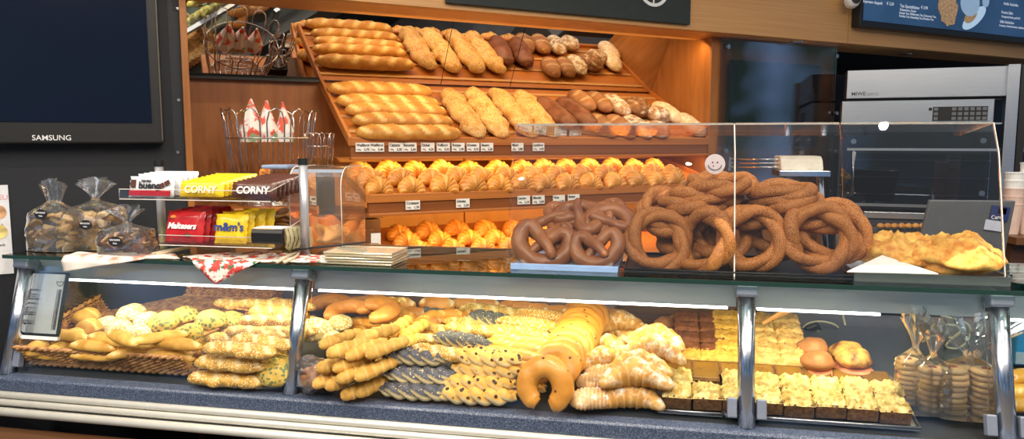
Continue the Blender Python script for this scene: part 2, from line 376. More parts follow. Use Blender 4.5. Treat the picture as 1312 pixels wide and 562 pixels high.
# downlight reflected there: a small recessed lamp in the fascia soffit
q = toW(hitp(1040, 63, V((0, 0, ZF)), V((0, 0, 1))))
for i, (kx, ty) in enumerate(((2.25, -.06), (3.2, .02))):
    d = empty('recessed_downlight', Wp(kx, ty, ZF + .0), AW, ['small round recessed downlight under the oak fascia, above the dark glass pane', 'small round recessed downlight under the oak fascia, above the steel oven'][i], 'lamp', 'recessed downlights')
    b = MB(); b.lathe([(.018, -.004), (.032, -.005), (.034, 0), (.018, .001)], 20); b.build('ring', STEELL, d)
    b = MB(); b.lathe([(0, -.001), (.018, -.001), (.018, .002), (0, .002)], 20); b.build('bulb', plain('bulb_glow', (1, .9, .7), .4, emit=(1, .85, .6), es=14), d)
    l = bpy.data.lights.new('downlight_spot', 'SPOT'); l.energy = 14; l.color = (1, .8, .5); l.spot_size = R(100); l.shadow_soft_size = .03
    lo = bpy.data.objects.new('downlight_spot', l); COL.objects.link(lo); lo.location = Wp(kx, ty - .02, ZF - .03)

# ---------------------------------------------------------------- boards on the fascia
bd = empty('chalkboard_sign', Wp(0, -.112, 0), AW, 'long black chalkboard sign with a white round emblem, on the oak fascia over the shelves', 'sign')
xa = toW(hw(571, 2, -.12)); xb = toW(hw(883, 32, -.12)); xa2 = xa.x; xb2 = xb.x
b = MB(); b.box(((xa2 + xb2) / 2, -.008, xb.z + .21), (xb2 - xa2, .016, .42)); b.build('board', plain('chalkboard', (.018, .024, .022), .7), bd, bevel=.002)
ce = toW(hw(838, -17, -.13)); WL = plain('white_paint', (.75, .75, .73), .6)
b = MB(); ro, ri = .084, .070; n = 40
vs = [(r * cos(2 * pi * i / n), y, r * sin(2 * pi * i / n)) for r, y in ((ri, -.0), (ri, -.003), (ro, -.003), (ro, 0)) for i in range(n)]
b.add(vs, [(j * n + i, j * n + (i + 1) % n, (j + 1) * n + (i + 1) % n, (j + 1) * n + i) for j in range(3) for i in range(n)])
b.box((0, -.0015, -.035), (.006, .003, .075)); b.box((0, -.0015, 0), (.12, .003, .006)); b.build('emblem', WL, bd, loc=(ce.x, -.016, ce.z))
mb_ = empty('menu_screen', Wp(0, -.13, 0), AW, 'wide blue menu screen with coffee cup picture, high on the oak fascia at right', 'menu board')
qa = toW(hw(1098, 33, -.15)); qb = toW(hw(1312, 52, -.15)); x0m, x1m = qa.x, qb.x + .55; zbm = (qa.z + qb.z) / 2 - .012
b = MB(); b.box(((x0m + x1m) / 2, -.012, zbm + .28), (x1m - x0m, .05, .56)); b.build('frame', BLK, mb_, bevel=.004)
MS, nt, bb = newmat('menu_display'); f = tnoise(nt, coord(nt), 3, 3)
c_ = ramp(nt, f, [(.3, (.02, .06, .13)), (.7, (.04, .10, .22))]); nt.links.new(c_, bb.inputs['Base Color']); nt.links.new(c_, bb.inputs['Emission Color']); bb.inputs['Emission Strength'].default_value = .4; bb.inputs['Roughness'].default_value = .3
b = MB(); b.box(((x0m + x1m) / 2, -.038, zbm + .292), (x1m - x0m - .04, .004, .52)); b.build('display', MS, mb_)
WT = plain('menu_text', (.7, .75, .8), .5, emit=(.7, .75, .85), es=.45)
def mtx(s, px, py, sz, al='LEFT'):
    q = toW(hw(px, py, -.171)); text(s, 'menu_line', mb_, (q.x, -.041, q.z), sz, WT, align=al, ext=.0003)
mtx('Espresso doppelt', 1106, 3, .021); mtx('€ 3,20', 1136, 6, .021)
mtx('Tee Spezialitäten', 1153, 9, .023); mtx('€ 2,90', 1180, 11, .021); mtx('Kräutertee, Roter', 1153, 13.5, .018)
mtx('Grüner Tee, Pfefferminz Tee, Schwarzer Tee,', 1152, 17.5, .0165); mtx('Früchte Tee, Darjeeling Tee, Rooibos Tee', 1152, 21.5, .0165)
mtx('Frische Säfte', 1283, 17, .022); mtx('Orangensaft klein, groß 0,3l', 1283, 22, .0165); mtx('Süße Stückchen', 1281, 29, .022); mtx('Croissant, Schokobrötchen, Apfeltasche', 1280, 33.5, .0165)
mtx('Heiße Getränke', 1286, 6, .022)
def disc(px, py, r, ysq, name, mat, par, off, rz=0, n=28, wob=0, th=.003):
    q = toW(hw(px, py, -.171)); b = MB(); vs = []
    for y in (0, -th):
        vs += [(r * (1 + wob * noise.noise((cos(2 * pi * i / n) * 2, sin(2 * pi * i / n) * 2, r * 50))) * cos(2 * pi * i / n), y, ysq * r * (1 + wob * noise.noise((cos(2 * pi * i / n) * 2, sin(2 * pi * i / n) * 2, r * 50))) * sin(2 * pi * i / n)) for i in range(n)]
    b.add(vs, [tuple(range(n)), tuple(range(n, 2 * n))[::-1]] + [(i, (i + 1) % n, n + (i + 1) % n, n + i) for i in range(n)])
    return b.build(name, mat, par, loc=(q.x, off, q.z), rot=(0, rz, 0))
CUPM = plain('printed_cup', (.35, .50, .68), .5, emit=(.35, .50, .68), es=.35); CUP2 = plain('printed_saucer', (.55, .72, .9), .5, emit=(.5, .7, .9), es=.4)
COOK = plain('printed_cookies', (.45, .28, .14), .5, emit=(.5, .3, .15), es=.3, vary=.5, sc=90)
disc(1215, 10, .085, 1.1, 'printed_cookies', COOK, mb_, -.0405, 0, wob=.35)
disc(1248, 23, .115, .36, 'printed_saucer', CUP2, mb_, -.041, -.55); disc(1243, 21, .06, .5, 'printed_cookie', COOK, mb_, -.0425, -.5)
disc(1242, 4, .085, .85, 'printed_cup', CUPM, mb_, -.044, 0); disc(1262, 2, .03, 1.1, 'printed_cup_handle', CUPM, mb_, -.044, 0)
# security camera
sc_ = hw(1091, 2, -.17); o = empty('security_camera', sc_, AW, 'small white dome camera with black lens at the upper left corner of menu screen', 'camera')
b = MB(); b.lathe([(0, -.035), (.02, -.03), (.034, -.012), (.036, .01), (.03, .03), (0, .035)], 24); b.build('housing', WHITEP, o, smooth=True, rot=(R(70), 0, R(-20)))
b = MB(); b.lathe([(0, -.004), (.02, -.003), (.022, .004), (.0, .006)], 20); b.build('lens', BLK, o, loc=(-.012, -.034, .004), rot=(R(80), 0, R(-20)))
b = MB(); b.box((0, .02, .04), (.02, .05, .03)); b.build('bracket', WHITEP, o, bevel=.003)
# ================================================================ display counter (counter frame: x along, y back)
ct = empty('display_counter', C(0, 0, 0), AC, 'long glass-fronted bakery display counter with speckled blue-grey ledge and steel rails', 'counter')
S0, S1 = -2.06, 1.35
m, nt, bb = newmat('speckled_stone'); v = coord(nt); vo = nt.nodes.new('ShaderNodeTexVoronoi'); vo.inputs['Scale'].default_value = 420; nt.links.new(v, vo.inputs['Vector'])
f = tnoise(nt, v, 300, 2); nt.links.new(ramp(nt, f, [(.38, (.03, .045, .085)), (.5, (.06, .085, .15)), (.66, (.17, .20, .26))]), bb.inputs['Base Color']); bb.inputs['Roughness'].default_value = .35; STONE = m
b = MB(); b.prism([(-.024, .840), (-.024, .872), (-.018, .878), (.02, .879), (.02, .840)], -3.4, S1); b.build('stone_ledge', STONE, ct, bevel=.002)
b = MB(); b.prism([(.02, .80), (.02, .8785), (.66, DZ + DS * .66 - .004), (.66, .80)], S0, S1); b.build('case_floor', plain('case_floor_steel', (.07, .075, .085), .3), ct)
CREAM = plain('satin_rail', (.80, .78, .70), .25, .35, vary=.03)
for i, (z, y) in enumerate(((.829, -.026), (.810, -.032), (.787, -.044))):
    r = .0095 if i < 2 else .012; P = [(-3.4, y, z), (S1, y, z)]; b = MB(); sweep(b, P, [r, r], sq=1, flat=1, n=18); b.build('rail', CREAM, ct, smooth=True)
b = MB(); b.box(((S1 - 3.4) / 2, -.010, .81), (S1 + 3.4, .03, .06)); b.build('rail_backing', STEEL, ct)
b = MB(); b.box(((S1 - 3.4) / 2, -.012, .36), (S1 + 3.4, .03, .72)); b.build('base_panel', wood('counter_panel', (.20, .085, .035), (.28, .13, .055), .4, (.15, 4, 8), 14), ct)
b = MB(); b.box(((S1 + S0) / 2, .62, .45), (S1 - S0, .03, .86)); b.build('rear_panel', BLACKP, ct)
for px in (318, 360, 474):
    q = toC(hc(px, 558, -.03)); b = MB(); b.box((0, -.022, 0), (.028, .05, .05)); o = b.build('bracket', STEEL, ct, loc=(q.x, -.012, .735), bevel=.003)
# posts: lean back
LP = math.atan2(.09, .302); PH = .312
PX = [toC(hz(9, 477, .88)).x, toC(hz(372, 503, .88)).x, 0., toC(hz(1289, 561, .892)).x, 1.18]
PST, nt, bb = newmat('post_steel'); bb.inputs['Base Color'].default_value = (.62, .66, .72, 1); bb.inputs['Metallic'].default_value = 1; bb.inputs['Roughness'].default_value = .22
CAPM = plain('grey_cap', (.22, .25, .32), .4, metal=.3)
for x in PX:
    b = MB(); b.lathe([(0, 0), (.020, 0), (.020, PH), (0, PH)], 24); p = b.build('post', PST, ct, loc=(x, .012, .875), rot=(-LP, 0, 0), smooth=False)
    for pl in p.data.polygons: pl.use_smooth = abs(pl.normal.z) < .5
    b = MB(); b.box((0, 0, PH + .006), (.052, .050, .030)); b.build('post_cap', CAPM, p, bevel=.006)
    for sg in (-1, 1):
        if x == PX[0] and sg < 0: continue
        b = MB(); b.box((sg * .033, -.006, .045), (.022, .022, .046)); b.build('glass_clamp', CAPM, p, bevel=.003)
# slanted front panes
for a, c in zip(PX[:-1], PX[1:]):
    b = MB(); b.box(((a + c) / 2, 0, .155), (c - a - .055, .005, .305)); g = b.build('front_glass', GLASS, ct, loc=(0, .020, .880), rot=(-LP, 0, 0))
b = MB(); b.prism([(.03, .89), (.60, .99), (.56, 1.17), (.105, 1.17)], PX[0] - .004, PX[0]); b.build('end_glass', GLASS, ct)
# light channel under the shelf
CH, nt, bb = newmat('channel_metal'); bb.inputs['Base Color'].default_value = (.42, .47, .53, 1); bb.inputs['Metallic'].default_value = .4; bb.inputs['Roughness'].default_value = .35
for a, c in zip(PX[:-1], PX[1:]):
    b = MB(); b.prism([(.140, 1.198), (.128, 1.190), (.128, 1.136), (.175, 1.134), (.18, 1.198)], a + .02, c - .02); h_ = b.build('light_channel', CH, ct)
    e2 = c - .04 if c != PX[3] else toC(hc(1131, 403, .11)).x
    b = MB(); b.box(((a + e2 + .03) / 2, .139, 1.1315), (e2 - a - .03, .022, .0055)); b.build('light_tube', plain('tube_glow', (1, 1, 1), .4, emit=(1, .97, .9), es=5), h_)
# glass shelf on top
GZ = 1.212; GB = .46
b = MB(); b.prism([(.062, GZ - .010), (GB, GZ - .010), (GB, GZ), (.062, GZ)], -2.07, S1); b.build('top_glass_shelf', GLASSG, ct)
b = MB(); b.box(((S1 - 2.07) / 2, .0605, GZ - .005), (S1 + 2.07, .003, .0105)); b.build('shelf_front_edge', EDGE, ct)
b = MB(); b.box(((S1 - 2.07) / 2, GB + .012, GZ - .012), (S1 + 2.07, .02, .022)); b.build('shelf_back_bar', STEEL, ct)
for x in PX:
    b = MB(); b.box((x, .61, .88 + .15), (.03, .02, .33)); b.build('rear_upright', STEEL, ct)
# dark low cabinets behind the counter
bc = empty('back_cabinet', Wp(1.22, -.02, 0), AW, 'low dark work cabinet running under the bread shelves', 'cabinet')
b = MB(); b.box((0, .145, .48), (.94, .55, .96)); b.build('body', plain('dark_cabinet', (.035, .03, .03), .4), bc, bevel=.004)
b = MB(); b.box((0, .14, .975), (.96, .58, .03)); b.build('worktop', plain('dark_worktop', (.10, .07, .05), .35), bc, bevel=.003)
for x in (-.235, .235):
    b = MB(); b.box((x, -.137, .48), (.45, .016, .86)); d_1 = b.build('door', plain('dark_door', (.04, .035, .035), .35), bc, bevel=.003)
    b = MB(); b.box((x, -.150, .86), (.16, .012, .012)); b.build('handle', STEEL, d_1)
sc2 = empty('side_cabinet', Wp(2.06, -.26, 0), AW, 'low dark cabinet standing before the glass-covered oak wall', 'cabinet')
b = MB(); b.box((0, 0, .5), (.48, .44, 1.0)); b.build('body', bpy.data.materials['dark_cabinet'], sc2, bevel=.004)
b = MB(); b.box((0, -.226, .5), (.44, .014, .9)); b.build('door', bpy.data.materials['dark_door'], sc2, bevel=.002)
# ---------------------------------------------------------------- acrylic sneeze guard on the counter
sg_ = empty('sneeze_guard', C(0, 0, GZ), AC, 'long clear acrylic sneeze guard standing over the pretzels and sesame rings', 'sneeze guard')
ZT = 1.54 + (180 - 160) / F * 2.0
gx = [toC(hc(657, 250, .20)).x, toC(hc(940, 250, .20)).x, toC(hc(1077, 250, .20)).x, toC(hc(1276, 250, .20)).x]
ht = ZT - GZ
for a, c in zip(gx[:-1], gx[1:]):
    b = MB(); prof = [(.12, 0), (.20, ht * .80), (.225, ht * .94), (.24, ht)]; n = len(prof)
    vs = [(xx, y, z) for xx in (a + .002, c - .002) for y, z in prof]; b.add(vs, [(i, i + 1, n + i + 1, n + i) for i in range(n - 1)]); b.build('front_sheet', ACRYL, sg_, solid=.004)
    b = MB(); b.box(((a + c) / 2, .242, ht), (c - a - .004, .004, .005)); b.build('sheet_edge', AEDGE, sg_)
b = MB(); b.prism([(.236, ht - .002), (.44, ht - .03), (.44, ht - .026), (.236, ht + .002)], gx[0], gx[3]); b.build('top_sheet', ACRYL, sg_)
for x in gx:
    b = MB(); b.prism([(.118, 0), (.198, ht * .8), (.238, ht), (.242, ht), (.202, ht * .8), (.122, 0)], x - .0015, x + .0015); b.build('seam', AEDGE if x in (gx[1], gx[3]) else ACRYL, sg_)
# ================================================================ bread kinds: one mesh each, then placed one by one
GOLD = crust('golden_crust', (.46, .18, .028), (.62, .285, .052), (.84, .56, .20), low=(.72, .44, .15), rough=.45)
GOLD2 = crust('pale_roll_crust', (.52, .26, .042), (.70, .42, .095), (.84, .62, .26), low=(.56, .31, .085), rough=.55)
CROI = crust('croissant_crust', (.56, .19, .022), (.74, .31, .045), (.88, .54, .17), rough=.36, nsc=30, spec=.5)
SUGC = crust('sugared_croissant_crust', (.50, .23, .045), (.66, .37, .095), (.72, .44, .14), dust=(.82, .77, .66), dustth=.56, rough=.6, nsc=30)
SESL = crust('sesame_loaf_crust', (.48, .21, .045), (.70, .38, .11), None, low=(.76, .50, .20), seeds=(.82, .60, .28), sscale=230, sth=.42, sdens=.5, nsc=18)
SESB = crust('sesame_bun_crust', (.50, .34, .11), (.66, .50, .20), None, low=(.58, .38, .13), seeds=(.92, .86, .64), sscale=170, sth=.48, sdens=2.)
PUMP = crust('pumpkin_seed_crust', (.62, .40, .07), (.78, .56, .15), None, low=(.80, .50, .12), seeds=(.20, .24, .09), sscale=95, sth=.42, sdens=1.6)
SEEDY = crust('seeded_stick_crust', (.40, .19, .032), (.64, .37, .075), (.88, .72, .40), low=(.74, .52, .24), seeds=(.86, .70, .34), sscale=200, sth=.35, sdens=.8, bump=.6, nsc=30)
RYE = crust('rye_crust', (.13, .040, .018), (.24, .085, .038), (.5, .3, .2), rough=.4, nsc=26)
RYE2 = crust('brown_bread_crust', (.26, .105, .04), (.38, .17, .07), (.6, .4, .2), rough=.45, nsc=26)
FLOUR = crust('floured_bread_crust', (.26, .12, .05), (.44, .24, .11), None, dust=(.80, .72, .60), dustth=.50, rough=.7)
CRACK = crust('cracked_bread_crust', (.13, .055, .022), (.28, .13, .055), (.62, .5, .36), bump=.9, rough=.7, nsc=60)
BEIGE = crust('light_rye_crust', (.60, .40, .22), (.74, .55, .34), None, dust=(.85, .76, .62), dustth=.55, rough=.7)
SIM = crust('sesame_ring_crust', (.26, .08, .018), (.42, .145, .035), None, seeds=(.56, .25, .07), sscale=420, sth=.48, sdens=1.4, bump=.45, nsc=18)
LYE = crust('pretzel_crust', (.22, .075, .028), (.35, .135, .045), (.80, .58, .38), rough=.30, nsc=14, spec=.5)
LYEB = crust('brown_glossy_crust', (.48, .18, .045), (.62, .27, .07), (.88, .70, .44), rough=.32, nsc=14, spec=.5)
POPPY = crust('poppy_braid_crust', (.66, .47, .16), (.78, .60, .26), (.80, .66, .36), seeds=(.085, .09, .11), sscale=230, sth=.82, sdens=3., bump=.5, nsc=20)
YBRAID = crust('chocolate_braid_crust', (.62, .32, .055), (.76, .48, .13), (.86, .68, .34), seeds=(.05, .025, .018), sscale=58, sth=.28, sdens=1.9, nsc=20)
EGG = crust('glossy_egg_crust', (.66, .33, .035), (.78, .46, .07), (.93, .76, .38), rough=.3, nsc=10, spec=.5)
EGGS = crust('pearl_sugar_crust', (.60, .28, .035), (.74, .40, .07), None, seeds=(.93, .82, .52), sscale=190, sth=.4, sdens=1.1, nsc=16)
UPST = crust('horseshoe_crust', (.60, .25, .035), (.74, .36, .07), (.88, .66, .30), low=(.80, .58, .26), seeds=(.12, .04, .02), sscale=42, sth=.16, sdens=2, rough=.3, nsc=10, spec=.5)
SHELL = crust('striped_shell_crust', (.48, .26, .10), (.62, .38, .16), (.93, .86, .68), dust=(.93, .90, .82), dustth=.62)
FLAKY = crust('flaky_cheese_crust', (.60, .22, .03), (.92, .60, .14), None, bump=1., nsc=38, rough=.45)

def prof(n, p=4, e=.0):
    out = []
    for i in range(n):
        u = -1 + 2 * i / (n - 1); out.append(max(.03, (1 - abs(u) ** p)) ** .5)
    return out
def straight(L, r, sq, fn=None, n=40, m=16, p=4, flat=.6, bend=0., bump=.12, seed=0, taper=0.):
    b = MB(); us = [-1 + 2 * i / (n - 1) for i in range(n)]
    us = [math.copysign(1 - (1 - abs(u)) ** 1.6, u) if abs(u) > .0 else 0 for u in us]
    us = [u * .9995 for u in us]
    pr = [max(.04, 1 - abs(u) ** p) ** .5 * (1 - taper * (u + 1) / 2) * r for u in us]
    P = [(u * L / 2, bend * (1 - u * u), r * sq * flat) for u in us]
    fn2 = (lambda uu, th: fn(us[min(n - 1, round(uu * (n - 1)))], th)) if fn else None
    sweep(b, P, pr, sq=sq, n=m, flat=flat, fn=fn2, bump=bump, seed=seed); return b
def slashes(nsl, slant=.35, w=.42, depth=.07):
    def f(u, th):
        a = th - pi / 2
        if a > pi: a -= 2 * pi
        if abs(a) > 1.15 or abs(u) > .93: return 0., 0.
        q = (u * nsl / 2 + a * slant) % 1.
        s = max(0., 1 - abs((q - .5) / (w / 2))); s = min(1, s * 2.2) * min(1, (1.15 - abs(a)) * 2.5)
        rim = max(0., 1 - abs(q - (.5 - w / 2 - .04)) / .07)
        return s, -depth * s + .07 * rim
    return f
def ridged(k, amp=.16, slant=.25):
    def f(u, th):
        q = ((u * .5 + .5) * k + slant * cos(th)) % 1. if True else 0
        return (max(0., 1 - q * 3.5) * .4, amp * (1 - q) - amp / 2)
    return f
def croissant_mb(Ra, ang, r, k=9, tip=.3, seed=0, sq=.95, amp=.17, belly=1.35):
    b = MB(); n = 46; P = []; rr = []
    for i in range(n):
        u = -1 + 2 * i / (n - 1); a = pi / 2 - u * R(ang); P.append((Ra * cos(a), Ra * sin(a) - Ra * .55, r * .75 * (1 - .45 * abs(u))))
        rr.append(r * (tip + (1 - tip) * (1 - abs(u) ** belly)) * (1 if abs(u) < .97 else .6))
    def fn(u, th):
        v = abs(u * 2 - 1); q = (v * k / 2 + .12 * cos(th)) % 1.
        return max(0., 1 - q * 3.) * .8, amp * (.5 - q) * (1 - .3 * v)
    sweep(b, P, rr, sq=sq, n=18, flat=.75, fn=fn, bump=.16, seed=seed); return b
def ball_mb(r, sq=.62, bump=.1, seed=0, sx=1., fn=None, n=22, m=26, flat=.5):
    b = MB(); b_ = []; mm = []; hh = []
    for j in range(n + 1):
        ph = -pi / 2 + pi * j / n
        for i in range(m):
            th = 2 * pi * i / m; x, y, z = cos(ph) * cos(th), cos(ph) * sin(th), sin(ph)
            q = 1 + bump * noise.noise(V((x * 1.6, y * 1.6, z * 1.6)) + V((seed * 5.3, 1, 2))); mk = 0.
            if fn: mk, dq = fn(x, y, z); q += dq
            zz = z * sq * (flat if z < 0 else 1)
            b_.append((x * r * q * sx, y * r * q, (zz * q + sq * flat) * r)); mm.append(mk); hh.append(.5 + .5 * z)
    fs = [(j * m + i, j * m + (i + 1) % m, (j + 1) * m + (i + 1) % m, (j + 1) * m + i) for j in range(n) for i in range(m)]
    b.add(b_, fs, mm, hh); return b
def braid_mb(L, r, w, n=84, seed=0, turns=3.2):
    b = MB()
    for s in range(3):
        P = []; rr = []
        for i in range(n):
            u = i / (n - 1); ph = 2 * pi * (u * turns + s / 3); env = .25 + .75 * (1 - abs(2 * u - 1) ** 3.)
            P.append(((u - .5) * L, w * sin(ph) * env, r * .9 + r * .55 * sin(2 * ph) * env)); rr.append(r * max(.3, (1 - abs(2 * u - 1) ** 5)) ** .5)
        sweep(b, P, rr, sq=.95, n=12, flat=.85, bump=.1, seed=seed + s, fn=lambda u, th: (max(0., min(1., (abs(((th - pi / 2 + pi) % (2 * pi)) - pi) - 1.15) * 3)), 0.))
    return b
def ring_mb(Ra, r, turns=2.5, n=110, seed=0, ell=1., tw=.42):
    b = MB()
    for s in range(2):
        P = []; rr = []
        for i in range(n):
            a = 2 * pi * i / n; ph = turns * a + pi * s; q = Ra + r * tw * cos(ph) + .004 * noise.noise(V((cos(a) * 1.5, sin(a) * 1.5, seed)))
            P.append((q * cos(a) * ell, q * sin(a), r + r * tw * sin(ph))); rr.append(r * (.80 + .08 * sin(3 * a + seed)))
        sweep(b, P, rr, sq=1, n=14, flat=.95, closed=True, bump=.1, seed=seed + s)
    return b
def pretzel_mb(sz, r, seed=0):
    b = MB(); n = 90; P = []; rr = []
    pts = [(-.12, -.30, 1.6), (-.32, -.42, 1.1), (-.10, -.10, 1.1), (.14, .10, 1.9), (.40, .36, 1.2), (.70, .62, .9), (.98, .50, .8), (1.04, .10, .8), (.84, -.34, .8), (.46, -.68, .8), (0, -.84, .8)]
    full = [(-x, y, z) for x, y, z in pts]
    a = [(.50, -.62, 2.2), (.30, -.30, 2.0), (.06, -.02, 1.8), (-.22, .22, 1.2), (-.52, .52, .9), (-.84, .52, .8), (-.98, .18, .8), (-.88, -.26, .8), (-.54, -.62, .8), (0, -.80, .8)]
    c = [(-x, y, z + .0) for x, y, z in a[:-1]][::-1]; c = [(x, y, (z if z < 1.5 else z - 1.0)) for x, y, z in c]
    ctl = [V(q) for q in a + c]
    def cr(t):
        i = int(t); f = t - i; p = [ctl[max(0, min(len(ctl) - 1, i + d))] for d in (-1, 0, 1, 2)]
        return .5 * ((2 * p[1]) + (p[2] - p[0]) * f + (2 * p[0] - 5 * p[1] + 4 * p[2] - p[3]) * f * f + (3 * p[1] - p[0] - 3 * p[2] + p[3]) * f ** 3)
    for i in range(n):
        u = i / (n - 1); p = cr(u * (len(ctl) - 1) * .9999); P.append((p.x * sz, p.y * sz, p.z * r)); v = abs(2 * u - 1); rr.append(r * (1.15 - .62 * v ** 1.5) * (1 if v < .97 else .65))
    def fn(u, th):
        v = abs(2 * u - 1); return (1. if (v < .12 and abs(th - .1) < .5) else 0., 0.)
    sweep(b, P, rr, sq=.95, n=14, flat=.8, fn=fn, bump=.1, seed=seed); return b
def ushape_mb(Ra, r, seed=0, ang=140):
    b = MB(); n = 50; P = []; rr = []
    for i in range(n):
        u = -1 + 2 * i / (n - 1); a = pi / 2 - u * R(ang); s = 1.0 if abs(u) < .6 else 1 - .06 * (abs(u) - .6)
        P.append((Ra * cos(a) * s, Ra * 1.06 * sin(a), r * .62)); rr.append(r * (1.05 - .35 * abs(u) ** 2) * (1 if abs(u) < .95 else .75))
    sweep(b, P, rr, sq=.85, n=18, flat=.7, bump=.12, seed=seed); return b
def slab_mb(w, d, h, crumb, seed=0, ch=.012):
    """cake square: body (mi 0) returned with its topping as a second mesh"""
    b = MB(); b.box((0, 0, h / 2), (w, d, h)); t = MB(); n = 13; vs = []; 
    for j in range(n):
        for i in range(n):
            x, y = (i / (n - 1) - .5), (j / (n - 1) - .5); e = max(abs(x), abs(y)) * 2
            q = noise.noise(V((x * crumb, y * crumb, seed * 3.1))); q2 = noise.noise(V((x * crumb * 2.2, y * crumb * 2.2, seed * 3.1 + 9)))
            z = h + (ch * (.55 + .8 * q + .5 * q2) if e < .98 else -.004)
            vs.append((x * w * (1.0 + .08 * (e > .9) * (.5 + q)), y * d * (1.0 + .08 * (e > .9) * (.5 + q)), z))
    fs = [(j * n + i, j * n + i + 1, (j + 1) * n + i + 1, (j + 1) * n + i) for j in range(n - 1) for i in range(n - 1)]
    t.add(vs, fs); return b, t
def crackfn(k=2.5, th0=.06, dep=.09):
    def f(x, y, z):
        q = abs(noise.noise(V((x * k, y * k, z * k)) + V((3, 1, 7)))); s = max(0., 1 - q / th0) * (z > 0)
        return s, -dep * s
    return f
_ms = {}
def K(key, fn, mat):
    _ms[key] = fn().mesh(key, mat)
MAKE = {
 'baguette': [lambda s=s: (straight(.50, .046, .88, slashes(5.5), n=80, m=18, p=6, seed=s, bend=.006 * s), GOLD) for s in range(3)],
 'sesame_loaf': [lambda s=s: (straight(.42, .053, .70, None, n=44, p=6, seed=s, bump=.34), SESL) for s in range(3)],
 'rye_loaf': [lambda s=s: (straight(.25, .046, .82, None, n=34, p=4, seed=s, bump=.12), RYE) for s in range(2)],
 'brown_loaf': [lambda s=s: (straight(.165, .044, .80, slashes(3, .1, .2, .05), n=30, p=3, seed=s), RYE2) for s in range(2)],
 'floury_loaf': [lambda s=s: (straight(.165, .043, .80, None, n=30, p=3, seed=s), FLOUR) for s in range(2)],
 'light_loaf': [lambda s=s: (straight(.18, .042, .8, slashes(3, .1, .15, .04), n=30, p=3, seed=s), BEIGE) for s in range(2)],
 'cracked_loaf': [lambda s=s: (ball_mb(.07, .70, .22, s, fn=crackfn()), CRACK) for s in range(2)],
 'flour_dusted_round_loaf': [lambda s=s: (ball_mb(.055, .72, .15, s + 4, fn=crackfn()), FLOUR) for s in range(2)],
 'croissant': [lambda s=s: (croissant_mb(.033, 92, .0345, 9, .36, s, belly=1.7), CROI) for s in range(4)],
 'sugared_croissant': [lambda s=s: (croissant_mb(.085, 55, .033, 8, .28, s, belly=1.6), SUGC) for s in range(3)],
 'ridged_roll_stick': [lambda s=s: (straight(.128, .0225, .95, ridged(5, .15, .2), n=60, m=14, p=5, seed=s, bend=.004, taper=.15), GOLD2) for s in range(3)],
 'small_baguette': [lambda s=s: (straight(.155, .0215, .85, slashes(1.2, .15, .22, .10), n=36, p=2.6, seed=s, bend=.004), GOLD2) for s in range(3)],
 'seeded_stick': [lambda s=s: (straight(.205, .026, .80, slashes(4, .35, .3, .12), n=50, p=5, seed=s, bump=.3), SEEDY) for s in range(3)],
 'sesame_bun': [lambda s=s: (ball_mb(.040, .74, .10, s), SESB) for s in range(2)],
 'pumpkin_seed_bun': [lambda s=s: (ball_mb(.042, .76, .12, s), PUMP) for s in range(2)],
 'plain_bun': [lambda s=s: (ball_mb(.036, .76, .12, s + 2, fn=lambda x, y, z: ((max(0, 1 - abs(y) / .12) * (z > .1), -.08 * max(0, 1 - abs(y) / .12) * (z > .1)))), GOLD2) for s in range(2)],
 'seeded_round_loaf': [lambda: (ball_mb(.062, .84, .08, 3), PUMP)],
 'poppy_braid': [lambda s=s: (braid_mb(.185, .0155, .0150, seed=s, turns=1.9), POPPY) for s in range(2)],
 'chocolate_braid': [lambda s=s: (braid_mb(.185, .0155, .0150, seed=s + 5, turns=1.9), YBRAID) for s in range(2)],
 'egg_glazed_roll': [lambda s=s: (straight(.20, .024, .8, slashes(2.2, .5, .12, .05), n=40, p=3, seed=s), EGG) for s in range(2)],
 'pearl_sugar_roll': [lambda s=s: (straight(.21, .026, .8, None, n=40, p=2.4, seed=s), EGGS) for s in range(2)],
 'horseshoe_pastry': [lambda s=s: (ushape_mb(.042, .0280, s, 156), UPST) for s in range(2)],
 'brown_crescent': [lambda s=s: (ushape_mb(.050, .027, s + 3, 100), LYEB) for s in range(2)],
 'brown_roll': [lambda s=s: (straight(.11, .030, .78, slashes(1.1, .1, .3, .05), n=28, p=2.6, seed=s), LYEB) for s in range(2)],
 'striped_shell': [lambda s=s: (straight(.105, .036, .82, ridged(11, .12, .5), n=60, m=20, p=2.6, seed=s), SHELL) for s in range(2)],
 'sesame_ring': [lambda s=s: (ring_mb(.070, .0205, 2.5 if s % 2 else 2, seed=s), SIM) for s in range(4)],
 'pretzel': [lambda s=s: (pretzel_mb(.060, .0195, s), LYE) for s in range(2)],
 'crescent_roll': [lambda s=s: (straight(.10, .022, .85, slashes(2, .3, .15, .06), n=30, p=2.4, seed=s), GOLD) for s in range(2)],
}
_first = {}; _cnt = {}
def put(kind, loc, rot, label, cat, group, scale=1., name=None, parent_fn=None):
    i = _cnt.get(kind, 0); _cnt[kind] = i + 1; v = i % len(MAKE[kind]); key = (kind, v)
    if key not in _first:
        mb, mat = MAKE[kind][v](); o = bpy.data.objects.new(name or kind, mb.mesh(kind, mat)); COL.objects.link(o); _first[key] = o
    else:
        o = _first[key].copy(); COL.objects.link(o)
    o.name = name or kind
    o.location = loc; o.rotation_euler = rot if not isinstance(rot, Matrix) else rot.to_euler(); o.scale = (scale,) * 3
    for k_ in ('label', 'category', 'group'):
        if k_ in o: del o[k_]
    return tag(o, label, cat, group)
def frame(rz, slope=0., base=0., roll=0., pit=0.):
    """rotation: own spin rz on a surface that rises by slope toward the back, in a frame turned by base"""
    return (Matrix.Rotation(base, 3, 'Z') @ Matrix.Rotation(slope, 3, 'X') @ Matrix.Rotation(rz, 3, 'Z') @ Matrix.Rotation(pit, 3, 'Y') @ Matrix.Rotation(roll, 3, 'X'))
